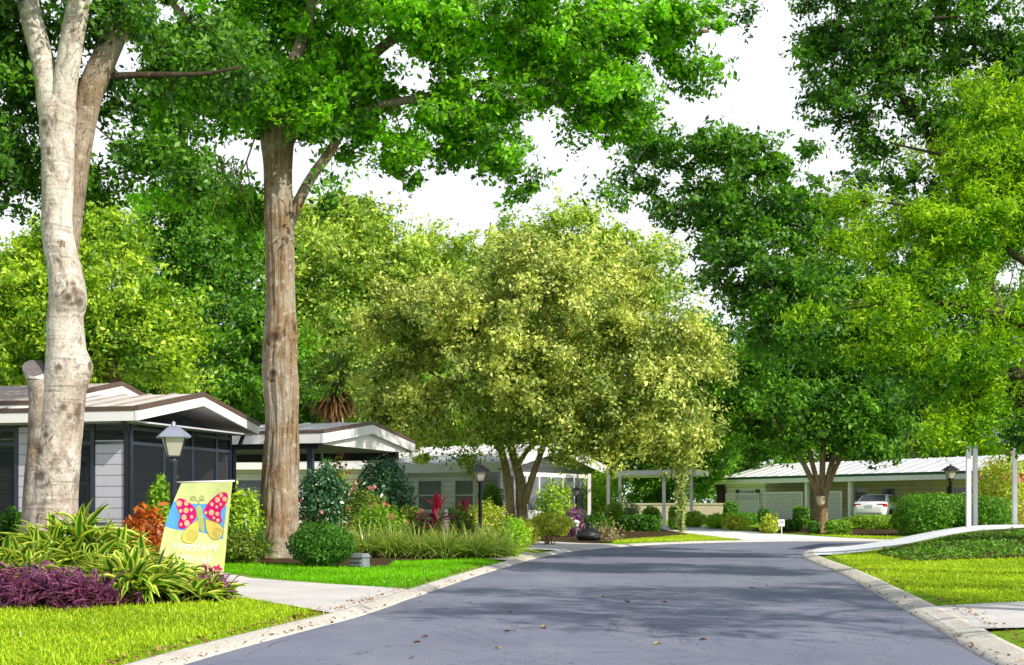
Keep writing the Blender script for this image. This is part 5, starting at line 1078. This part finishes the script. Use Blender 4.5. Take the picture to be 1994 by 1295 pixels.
simple_tree('leafy_tree', 640, 68, 'tall light green tree between the oak and the pale olive tree', pxblobs([(660,470,130,110,68),(640,620,130,110,67),(760,560,130,110,69),(700,440,80,55,69),(850,520,90,70,70),(560,430,90,70,70),(700,700,110,70,67)]), M['lf_lgt'], M['bark3'], 380, 190, 0.24, csig=0.9, shell=0.4, rad=.35)
simple_tree('leafy_tree', 800, 82, 'green tree filling the gap left of the pale olive tree', pxblobs([(640,600,120,140,80),(760,700,150,110,82),(880,620,160,120,84),(700,800,120,70,80),(900,780,160,90,82)]), M['lf_mid'], M['barkd'], 260, 170, 0.28, csig=1.0, shell=0.4, rad=.35)
simple_tree('leafy_tree', 1120, 90, 'pale green tree top showing above the pale olive tree', pxblobs([(1100,470,130,60,90),(1210,530,110,80,90),(1010,500,100,60,91),(1100,640,260,150,92)]), M['lf_lgt'], M['bark3'], 300, 170, 0.30, csig=1.0, shell=0.4, rad=.4)
simple_tree('dense_tree', 1400, 84, 'dark green tree right of the pale olive tree', pxblobs([(1400,720,90,100,84),(1370,840,80,90,83),(1450,800,90,100,85),(1430,900,80,50,83)]), M['lf_bd'], M['barkd'], 240, 190, 0.24, csig=0.8, shell=0.4, rad=.3)
simple_tree('dense_tree', 1620, 100, 'deep green tree behind the far white roof', pxblobs([(1600,700,150,120,100),(1560,820,160,90,99),(1700,800,140,90,101)]), M['lf_mid'], M['barkd'], 240, 170, 0.32, csig=1.1, shell=0.4, rad=.4)
simple_tree('leafy_tree', 1820, 96, 'grey green feathery tree behind the right end of the far roof', pxblobs([(1800,770,110,80,96),(1880,720,110,110,98),(1780,850,110,50,95)]), M['lf_gry'], M['barkd'], 200, 160, 0.30, csig=1.0, shell=0.4, rad=.35)
simple_tree('dense_tree', 1990, 90, 'dark tree behind the right hand carport', pxblobs([(1980,760,130,130,90),(2060,650,120,150,90),(1940,860,100,60,88)]), M['lf_mid'], M['barkd'], 200, 170, 0.30, csig=1.0, shell=0.4, rad=.35)
simple_tree('dense_tree', 1180, 96, 'shadowy tree behind the low garden wall', pxblobs([(1180,850,170,90,96),(1300,860,140,90,95),(1040,850,120,90,97),(1250,940,150,45,93)]), M['lf_bd'], M['barkd'], 220, 160, 0.32, csig=1.0, shell=0.4, rad=.35)
simple_tree('dense_tree', 560, 90, 'dark tree low behind the white gabled carport', pxblobs([(560,780,170,110,90),(460,860,160,60,88),(680,860,140,60,88)]), M['lf_bd'], M['barkd'], 220, 160, 0.32, csig=1.0, shell=0.4, rad=.35)
simple_tree('dense_tree', 200, 72, 'dark tree low behind the lavender bungalow', pxblobs([(150,760,200,110,72),(300,700,120,130,74),(20,720,150,120,72)]), M['lf_bd'], M['barkd'], 260, 160, 0.28, csig=0.9, shell=0.4, rad=.35)
for k, (px, Y, hh) in enumerate(((-150,120,560),(120,140,520),(420,150,600),(700,150,560),(980,150,640),(1280,150,640),(1520,150,640),(1780,150,600),(2060,150,560))):
    simple_tree('distant_tree', px, Y, ['distant dark tree behind the left roofs, farthest left','distant tree behind the bungalow and its lime tree','distant tree behind the oak trunk','distant tree behind the white gabled carport','distant tree behind the pale olive tree stem','distant tree right of the pale olive tree','distant tree behind the far cream house','distant tree behind the white sedan','distant tree beyond the right hand carport'][k],
      pxblobs([(px,(hh+900)/2,150,(900-hh)/2,Y),(px+90,(hh+980)/2,130,(900-hh)/2.4,Y+4),(px-90,(hh+980)/2,130,(900-hh)/2.4,Y-4),(px,925,190,60,Y-6)]), M['lf_mid' if k % 2 else 'lf_bd'], M['barkd'], 170, 130, 0.5, csig=1.7, shell=0.4, rad=.5, group='distant trees closing the view', minr=0.03)
# street tree out of frame on the near right, whose crown shades the road
simple_tree('street_tree', CX+11.8/9.6*F, 9.6, 'broad street tree standing just outside the right edge of the photo', [(11.8,9.8,8.6,3.6,3.4,1.9),(9.8,7.5,8.0,2.4,2.2,1.4),(13.6,12.0,8.2,2.6,2.6,1.6)], M['lf_oak'], M['bark3'], 85, 120, 0.16, csig=0.6, shell=0.5, hole=(0.5,1.6))
# --- cabbage palm with hanging dead fronds
X, Y = gx(655,62), 62; g = z1(X,Y); pt = thing('palm_tree', (X,Y,g), 'cabbage palm with a skirt of dead brown fronds above the white gabled carport', 'tree')
zt = at(655,745,62)[2]; V, Fc = trunk_rings([(X,Y,g-0.1,.22),(X+.05,Y,g+2,.19),(X,Y,zt-1,.18),(X,Y,zt,.22)], 16, 40, 0.12, 5, 3); link('trunk', V, Fc, M['barkp'], pt, True)
def fronds(nm, n, el0, el1, L, drp, mat, W):
    B = []; az = []; el = []; LL = []; dr = []
    for k in range(n):
        a = rng.uniform(0,2*np.pi); e = rng.uniform(el0,el1); st = rng.uniform(0.5,0.9)*L*0.5; b = np.array([X,Y,zt])+st*np.array([math.cos(a)*math.cos(e), math.sin(a)*math.cos(e), math.sin(e)])
        for q in range(16): B.append(b); az.append(a+rng.normal()*0.55); el.append(e+rng.normal()*0.35); LL.append(L*rng.uniform(0.5,0.8)); dr.append(drp*rng.uniform(0.6,1.4))
    return ribbons(nm, np.array(B), np.array(az), np.array(el), np.array(LL), np.full(len(B),W), np.array(dr), mat, pt, seg=5)
fronds('green_fronds', 26, -0.1, 1.4, 1.9, 0.45, M['palm'], 0.09)
fronds('dead_fronds', 22, -1.4, -0.5, 1.6, 0.25, stripeleaf('dead_palm_leaf', (0.17,0.075,0.035), (0.42,0.26,0.14), 0.3, 0.04), 0.10)

# ================================================================== SHRUBS AND PLANTS
def shrub(name, label, px, Y, wpx, ytop, lf, n, ls, shape='round', dep=None, cat='shrub', group=None, rag=0.18, flowers=None, shellp=0.28, legs=0.0, aspect=0.5, bark='bark3'):
    X = gx(px, Y); g = z1(X, Y); w = wpx/F*Y/2; h = CH+(HY-ytop)/F*Y-g; d = (dep or w*1.0)
    t = thing(name, (X,Y,g), label, cat, group)
    zc = g+h*(0.5+legs*0.5); rz = h*(0.5-legs*0.5)
    D = unit(rng.normal(size=(n,3)))
    if shape == 'box':
        q = 5.0; D = D/(np.abs(D)**q).sum(1,keepdims=True)**(1/q)
    r = rng.uniform(0,1,n)**shellp
    nz = np.array([mnoise.noise(Vector((float(a)*2.3+X,float(b)*2.3,float(c)*2.3)))+0.5*mnoise.noise(Vector((float(a)*6+X,float(b)*6,float(c)*6))) for a,b,c in D])
    r = r*(1+rag*nz)+rng.normal(size=n)*rag*0.15
    P = np.array([X,Y,zc])+D*r[:,None]*np.array([w,d,rz]); P[:,2] = np.maximum(P[:,2], g+0.03)
    tint = np.clip(0.5+0.3*nz+rng.normal(size=n)*0.2, 0, 1)
    m = MB()
    for k in range(7 if legs == 0 else 11):
        a = rng.uniform(0,6.28); s = P[rng.integers(0,n)]; b = np.array([X+w*0.12*math.cos(a),Y+w*0.12*math.sin(a),g-0.05]); e = np.array([X,Y,zc])+(s-np.array([X,Y,zc]))*0.8; m.tube([b,(b+e)/2+rng.normal(size=3)*0.04,e],[0.022,0.016,0.006],5,False)
    m.build('stems', M[bark], t)
    leaves('foliage', P, ls, lf, t, D*0.8+np.array([0,0,0.3]), tint, aspect)
    if flowers:
        k = rng.choice(n, flowers[1]); k = k[r[k] > 0.75]
        if len(k):
            [leaves('flower', P[q]+D[q]*0.05+rng.normal(size=(8,3))*0.035, flowers[2] if len(flowers) > 2 else 0.08, flowers[0], t, None, None, 0.9) for q in k[:70]]
    return t
LF = {k[3:]: v for k, v in M.items() if k.startswith('lf_')}
S = shrub
S('round_bush', 'clipped round dark green bush at the right foot of the ridged oak', 624, 25.2, 132, 1018, LF['hedge'], 9000, 0.055, rag=0.16)
S('low_bush', 'low dark bush left of the ridged oak foot', 470, 26.0, 90, 1038, LF['olive'], 4500, 0.06, rag=0.25)
S('leafy_shrub', 'bright green leafy shrub between the flag and the oak', 470, 28.3, 80, 955, LF['brt'], 4200, 0.09, rag=0.35)
S('leafy_shrub', 'green shrub directly behind the lamp with the flag', 315, 22.3, 75, 930, LF['mid'], 3000, 0.09, rag=0.35)
S('croton_shrub', 'orange and red croton shrub behind the variegated clumps', 280, 20.6, 95, 990, LF['red'], 1700, 0.13, rag=0.35, aspect=0.4)
S('low_bush', 'low dark hedge plant at the left edge before the bungalow', 22, 22.6, 75, 988, LF['hedge'], 3200, 0.07, rag=0.2)
S('camellia', 'glossy dark camellia shrub just right of the oak trunk', 632, 33.0, 105, 905, LF['cam'], 6500, 0.10, rag=0.35, flowers=(M['fl_pink'], 12))
S('camellia', 'large rounded glossy camellia under the carport gable', 745, 35.0, 122, 892, LF['cam'], 8500, 0.10, rag=0.25)
S('tall_shrub', 'thin yellow green shrub with a few red blooms under the carport', 655, 37.0, 60, 880, LF['yel'], 1500, 0.09, rag=0.5, flowers=(M['fl_pink'], 14))
S('azalea', 'olive azalea with pink blooms below the large camellia', 705, 33.2, 100, 950, LF['olive'], 4500, 0.07, rag=0.35, flowers=(M['fl_pink'], 46))
S('azalea', 'mid green azalea right behind the fountain grass', 735, 32.2, 105, 980, LF['mid'], 4200, 0.07, rag=0.35, flowers=(M['fl_pink'], 22))
S('azalea', 'dark azalea left of the taller red ti plant', 800, 34.0, 90, 985, LF['olive'], 4200, 0.07, rag=0.35, flowers=(M['fl_pink'], 16))
S('azalea', 'dark azalea between the two red ti plants', 888, 34.4, 85, 988, LF['olive'], 3800, 0.07, rag=0.35)
S('low_bush', 'yellow flecked bush right of the lamp behind the grasses', 945, 38.5, 95, 978, LF['yel'], 3000, 0.09, rag=0.4)
S('round_bush', 'bright green bush at the right end of the fountain grass', 1000, 31.4, 62, 1008, LF['lime'], 4500, 0.06, rag=0.3)
S('hedge_bush', 'yellow green clipped bush on thin stems by the concrete apron', 1070, 41.5, 90, 1000, LF['yel'], 4800, 0.085, rag=0.28, legs=0.3)
S('low_bush', 'yellow green low bush just right of the bright green bush', 1018, 38.0, 60, 1012, LF['yel'], 2800, 0.08, rag=0.3)
S('small_tree', 'lime leaved small tree in front of the white sunroom', 1165, 63.0, 100, 915, LF['lime'], 4200, 0.14, rag=0.45, cat='small tree', legs=0.2)
S('leafy_shrub', 'bright green shrub right of the pale olive tree stem', 1080, 50.5, 70, 935, LF['brt'], 2600, 0.13, rag=0.45)
S('leafy_shrub', 'dark shrub against the stem of the pale olive tree', 958, 53.5, 50, 940, LF['bd'], 2200, 0.12, rag=0.4)
S('low_bush', 'dark red leaved low plant below the small black lamp', 1118, 49.5, 40, 985, LF['pur'], 900, 0.10, rag=0.4)
S('low_bush', 'dark green low bush right of the small black lamp', 1160, 52.0, 70, 1002, LF['hedge'], 3000, 0.10, rag=0.25)
S('clipped_bush', 'small clipped cube bush beside the white carport posts', 1195, 60.5, 35, 980, LF['mid'], 2200, 0.11, 'box', rag=0.12)
S('hedge', 'low dark hedge along the lawn before the stucco wall', 1245, 57.0, 80, 1003, LF['hedge'], 4000, 0.11, 'box', rag=0.15, dep=0.6)
S('round_bush', 'small round clipped bush showing above the low dark hedge', 1268, 62.0, 40, 985, LF['mid'], 2200, 0.11, rag=0.15)
S('low_bush', 'pale flowering shrub before the stucco wall', 1228, 66.0, 40, 980, LF['gry'], 1500, 0.11, rag=0.5)
S('clipped_bush', 'tall clipped bush at the foot of the vine covered trunk', 1316, 58.5, 28, 987, LF['mid'], 2200, 0.10, 'box', rag=0.12)
S('low_bush', 'green bush at the start of the far driveway', 1352, 61.5, 50, 995, LF['brt'], 2500, 0.11, rag=0.25)
S('low_bush', 'yellow green shrub along the far driveway', 1402, 60.0, 60, 1000, LF['lime'], 2600, 0.11, rag=0.35)
S('low_bush', 'sparse pale yellow shrub close to the far driveway', 1432, 58.5, 50, 1005, LF['yel'], 1500, 0.12, rag=0.5)
S('clipped_bush', 'dark clipped cube bush at the left corner of the cream house', 1423, 74.0, 28, 977, LF['bd'], 2500, 0.13, 'box', rag=0.08)
S('clipped_bush', 'dark clipped cube bush below the left lattice screen', 1488, 66.0, 22, 990, LF['bd'], 1800, 0.12, 'box', rag=0.08)
S('clipped_bush', 'dark clipped cube bush left of the far oak trunk', 1560, 64.0, 30, 986, LF['bd'], 2200, 0.12, 'box', rag=0.08)
S('low_bush', 'dark low hedge below the left lattice screen', 1450, 68.0, 70, 998, LF['bd'], 3000, 0.12, rag=0.2)
S('low_bush', 'yellow leaved young shrub left of the small white sign', 1499, 55.5, 36, 1002, LF['yel'], 1300, 0.12, rag=0.5)
S('low_bush', 'dark round bush behind the small white sign', 1540, 57.5, 48, 1012, LF['hedge'], 2400, 0.10, rag=0.2)
S('clipped_bush', 'slim dark clipped bush left of the far oak base', 1585, 54.5, 20, 1016, LF['hedge'], 1500, 0.10, 'box', rag=0.12)
S('clipped_bush', 'green clipped bush right of the far oak base', 1632, 54.0, 48, 1012, LF['mid'], 3000, 0.09, 'box', rag=0.2)
S('hedge', 'low clipped hedge below the white sedan', 1702, 60.0, 100, 1003, LF['mid'], 5000, 0.10, 'box', rag=0.2, dep=1.0)
S('hedge', 'big dark clipped hedge left of the slim white posts', 1815, 52.8, 138, 962, LF['bd'], 14000, 0.10, 'box', rag=0.16, dep=1.6)
S('hedge', 'dark clipped hedge between the slim white posts', 1922, 51.8, 85, 968, LF['bd'], 8000, 0.10, 'box', rag=0.16, dep=1.3)
S('flowering_shrub', 'tall yellow green shrub with pink flowers behind the right hand posts', 1950, 56.0, 120, 885, LF['yel'], 7000, 0.13, rag=0.4, flowers=(M['fl_pink'], 60, 0.16), dep=1.6)
S('vine_trunk', 'vine covered post lit by the sun at the end of the white carport', 1326, 56.5, 24, 850, LF['vine'], 3600, 0.11, rag=0.5, cat='vine', dep=0.3)
def cover(px0, px1, Y0, Y1_, n, ls, lf, h, label, name='ground_cover', xy=None):
    P = np.array(xy, float); lo, hi = P.min(0), P.max(0); q = rng.uniform(lo, hi, (n*3,2)); q = q[inpoly(q[:,0],q[:,1],P)][:n]
    z = zg(q[:,0],q[:,1]); hm = np.array([0.6+0.8*mnoise.noise(Vector((float(a)*1.6,float(b)*1.6,0))) for a,b in q]); hh = h*np.clip(hm,0.2,1.4)
    Q = np.column_stack([q, z+hh*rng.uniform(0.2,1,len(q))]); o = leaves(name, Q, ls, lf, None, np.array([0,-0.2,0.8])); tag(o, label, 'ground cover', kind='stuff')
cover(0,0,0,0, 22000, 0.075, LF['bd'], 0.13, 'dark green ground cover bed along the right hand white driveway', xy=[(8.5,31.8),(10.2,32.8),(12.5,34.2),(14.6,35.5),(20,36.7),(20,29),(10.3,27.6),(8.0,27.9),(8.2,31)])
cover(0,0,0,0, 9000, 0.10, LF['olive'], 0.30, 'low leafy planting behind the fountain grass', xy=[(-4.5,31),(-0.9,32),(-1.2,36),(-3,42),(-6,45),(-7,34)])

def litter(edge, side, lo, hi, n, label):
    P = edge[(edge[:,1] >= lo) & (edge[:,1] <= hi)]; t = rng.uniform(0,1,n)**1.0*(len(P)-1.001); i = t.astype(int); q = P[i]+(P[i+1]-P[i])*(t-i)[:,None]
    o = np.abs(rng.normal(size=n))*0.10+np.where(rng.uniform(size=n) < 0.7, 0.40 if side > 0 else 0.22, -0.02)*1.0; q = q+np.stack([np.full(n,side)*o, np.zeros(n)],1)+rng.normal(size=(n,2))*0.03
    z = np.where(o > (0.3 if side > 0 else 0.15), 0.078, 0.05*np.clip(o/0.4,0,1)+0.02)+rng.uniform(0,0.015,n)
    ob = leaves('leaf_litter', np.column_stack([q, z]), 0.045, litm, None, np.array([0,0,2.0])); tag(ob, label, 'leaf litter', kind='stuff')
litm = leafmat('dry_litter', (0.10,0.04,0.018), (0.50,0.30,0.12), 0.15, 0.03)
litter(LE, -1, 8, 27, 700, 'dry brown leaf litter caught along the left kerb'); litter(RE, 1, 8, 30, 500, 'dry brown leaf litter caught along the right kerb')
def grass_clump(px, Y, h, n, mat, label, name='fountain_grass', group='fountain grass clumps', W=0.020, spread=0.5, cat='ornamental grass'):
    X = gx(px,Y); g = z1(X,Y); t = thing(name, (X,Y,g), label, cat, group); a = rng.uniform(0,2*np.pi,n); r = spread*0.35*np.sqrt(rng.uniform(0,1,n))
    B = np.column_stack([X+r*np.cos(a), Y+r*np.sin(a), np.full(n,g)]); a2 = a+rng.normal(size=n)*0.5
    ribbons('blades', B, a2, rng.uniform(0.6,1.5,n), h*rng.uniform(0.8,1.45,n), W*rng.uniform(0.7,1.3,n), rng.uniform(0.15,0.75,n), mat, t, seg=6, across=False, base_w=0.7, peak=0.3); return t
rows = [(660,30.5),(712,30.0),(765,29.8),(818,29.8),(870,29.8),(922,30.0),(965,30.6)]
names = ['leftmost fountain grass clump of the front row, by the round bush','fountain grass clump in the front row, second from the round bush','fountain grass clump in the front row below the azaleas','middle fountain grass clump of the front row','fountain grass clump in front of the taller red ti plant','fountain grass clump in front of the black lamp post','rightmost fountain grass clump, beside the bright green bush']
for (px, Y), lb in zip(rows, names): grass_clump(px, Y, 0.85, 420, M['fount'], lb)
for px, Y, lb in ((607,32.5,'pale fountain grass clump close behind the oak trunk'),(655,33.0,'pale fountain grass clump behind the round bush')): grass_clump(px, Y, 1.0, 320, M['fount'], lb, group='pale grasses behind the oak')
grass_clump(478, 27.6, 0.85, 330, M['strapd'], 'dark green strappy clump between the flag and the oak', 'strappy_clump', None, 0.03, 0.4, 'plant')
# variegated strap-leaf clumps in the front bed
def strap(px, Y, L, n, label, spread=0.9, zoff=0.0, W=0.105):
    X = gx(px,Y); g = z1(X,Y); t = thing('variegated_plant', (X,Y,g), label, 'plant', 'variegated clumps in the front bed'); k = 9; B = []; az = []; el = []; LL = []
    for _ in range(n//k):
        a = rng.uniform(0,2*np.pi); r = spread*math.sqrt(rng.uniform()); hb = g+zoff*(1-r/spread)+0.05
        for q in range(k): B.append((X+r*math.cos(a), Y+r*math.sin(a)*0.8, hb+rng.uniform(0,0.22)*L)); az.append(a+rng.normal()*1.3); el.append(rng.uniform(0.35,1.45)); LL.append(L*rng.uniform(0.65,1.15))
    n = len(B); ribbons('leaves', np.array(B), np.array(az), np.array(el), np.array(LL), W*rng.uniform(0.75,1.25,n), rng.uniform(0.25,0.9,n), M['strap'], t, seg=7, base_w=0.35, peak=0.45, fold=0.5); return t
strap(150, 18.3, 0.80, 560, 'tall variegated strap leaf clump at the foot of the pale smooth tree', 0.75, 0.62)
strap(262, 16.7, 0.56, 600, 'wide variegated strap leaf clump in front of the butterfly flag', 0.62, 0.24)
strap(250, 15.9, 0.55, 330, 'yellow green strap leaf clump at the front edge of the bed', 0.42, 0.18)
strap(30, 17.6, 0.60, 380, 'variegated strap leaf clump at the left edge of the photo', 0.7, 0.30)
strap(372, 16.3, 0.33, 220, 'low variegated strap leaf clump at the right tip of the bed', 0.4, 0.05)
def purple(px, Y, w, d, h, n, label):
    X = gx(px,Y); g = z1(X,Y); t = thing('purple_plant', (X,Y,g), label, 'plant', 'purple plants along the front bed')
    m = MB(); B = []; az = []; el = []
    for k in range(n//9):
        x = X+rng.uniform(-w,w); y = Y+rng.uniform(-d,d)*math.sqrt(max(0.05,1-((x-X)/w)**2)); z = z1(x,y); hh = h*rng.uniform(0.45,1.1)*(0.6+0.4*math.sqrt(max(0,1-((x-X)/w)**2))); ln = rng.normal(size=2)*0.14
        p0 = np.array([x,y,z-0.02]); p1 = np.array([x+ln[0]*0.5,y+ln[1]*0.5,z+hh*0.6]); p2 = np.array([x+ln[0],y+ln[1],z+hh]); m.tube([p0,p1,p2],[0.009,0.008,0.005],4,False)
        for q in range(9): s = rng.uniform(0.15,1); B.append(p0+(p2-p0)*s); az.append(rng.uniform(0,6.28)); el.append(rng.uniform(0.1,1.1))
    m.build('stems', pstem, t); n = len(B)
    ribbons('leaves', np.array(B), np.array(az), np.array(el), rng.uniform(0.11,0.2,n), rng.uniform(0.024,0.04,n), rng.uniform(0.1,0.6,n), pleaf, t, seg=4, base_w=0.7, peak=0.35, fold=0.6)
pstem = plain('purple_stem', (0.12,0.03,0.10), 0.5); pleaf = stripeleaf('purple_strap_leaf', (0.20,0.025,0.17), (0.52,0.18,0.44), 0.3, 0.12)  # paler lilac margins paint in the lit highlights on the leaves
purple(25, 14.9, 0.75, 0.45, 0.46, 1250, 'purple leaved plants at the left edge of the front bed')
purple(140, 15.0, 0.34, 0.36, 0.42, 560, 'purple leaved plants in the middle of the front bed')
purple(405, 16.5, 0.28, 0.3, 0.34, 300, 'small purple plants below the butterfly flag')
purple(238, 15.3, 0.20, 0.2, 0.26, 160, 'short purple plants under the wide variegated clump')
def ti(px, Y, ytop, label, mat, n=16, L=0.55):
    X = gx(px,Y); g = z1(X,Y); zt = CH+(HY-ytop)/F*Y; t = thing('ti_plant', (X,Y,g), label, 'plant', 'red ti plants'); h = zt-g
    MB().tube([(X,Y,g-0.05),(X+0.02,Y,g+h*0.4),(X,Y,g+h*0.68)], [0.03,0.025,0.02], 6).build('stem', M['bark3'], t)
    for nm, mt, e0, e1, z0, z1_, k in (('red_leaves', M['ti'], 0.75, 1.5, 0.52, 0.70, n), ('dark_leaves', M['tid'], -0.1, 0.8, 0.35, 0.58, n)):
        B = np.column_stack([np.full(k,X)+rng.normal(size=k)*0.03, np.full(k,Y)+rng.normal(size=k)*0.03, g+h*rng.uniform(z0,z1_,k)]); ribbons(nm, B, rng.uniform(0,6.28,k), rng.uniform(e0,e1,k), L*rng.uniform(0.75,1.1,k), np.full(k,0.13), rng.uniform(0.0,0.35,k), mt, t, seg=7, base_w=0.25, peak=0.5)
ti(850, 33.2, 945, 'taller magenta ti plant above the fountain grass', M['ti'])
ti(905, 34.8, 958, 'shorter red ti plant left of the black lamp post', M['ti'], 13)

# ================================================================== LIGHT, SKY, CAMERA
SUN_DIR = np.array([0.66,-0.56,0.64]); SUN_DIR /= np.linalg.norm(SUN_DIR); el = math.asin(SUN_DIR[2])
su = bpy.data.lights.new('sun', 'SUN'); su.energy = 5.0; su.angle = math.radians(0.5); su.color = (1.0, 0.93, 0.80)
so = bpy.data.objects.new('sun', su); C.objects.link(so); so.rotation_euler = Vector(SUN_DIR).to_track_quat('Z','Y').to_euler()
w = bpy.data.worlds.new('World'); bpy.context.scene.world = w; w.use_nodes = True; nt = w.node_tree; nt.nodes.clear()
out = nt.nodes.new('ShaderNodeOutputWorld'); bg = nt.nodes.new('ShaderNodeBackground'); bg.inputs[1].default_value = 0.15
sky = nt.nodes.new('ShaderNodeTexSky'); sky.sky_type = 'NISHITA'; sky.sun_disc = False; sky.sun_elevation = el; sky.sun_rotation = math.atan2(SUN_DIR[0], SUN_DIR[1]); sky.dust_density = 2.0
tc = nt.nodes.new('ShaderNodeTexCoord'); sp = nt.nodes.new('ShaderNodeSeparateXYZ'); nt.links.new(tc.outputs['Generated'], sp.inputs[0])
hz = ramp(nt, sp.outputs[2], [(0.0,(1,1,1)),(0.36,(0.97,)*3),(0.50,(0.10,)*3)])
cl = noise(nt, tc.outputs['Generated'], 5.0, 5, 0.6); clr = ramp(nt, cl, [(0.34,(0.86,)*3),(0.52,(1,1,1))])
f = mixc(nt, 1.0, hz, clr, 'MULTIPLY')
col = mixc(nt, f, sky.outputs[0], (7.5, 7.75, 8.1)); nt.links.new(col, bg.inputs[0]); nt.links.new(bg.outputs[0], out.inputs[0])
cam = bpy.data.cameras.new('camera'); co = bpy.data.objects.new('camera', cam); C.objects.link(co); co.location = (0,0,CH); co.rotation_euler = (math.pi/2,0,0)
cam.sensor_width = 36; cam.lens = 36*F/1994; cam.shift_x = 0; cam.shift_y = (HY-1295/2)/1994; cam.clip_start = 0.1; cam.clip_end = 2000
sc = bpy.context.scene; sc.camera = co
sc.view_settings.view_transform = 'Standard'; sc.view_settings.look = 'None'; sc.view_settings.exposure = 0
sc.cycles.max_bounces = 6; sc.cycles.diffuse_bounces = 3; sc.cycles.glossy_bounces = 2; sc.cycles.transmission_bounces = 4; sc.cycles.transparent_max_bounces = 8
sc.cycles.use_denoising = True
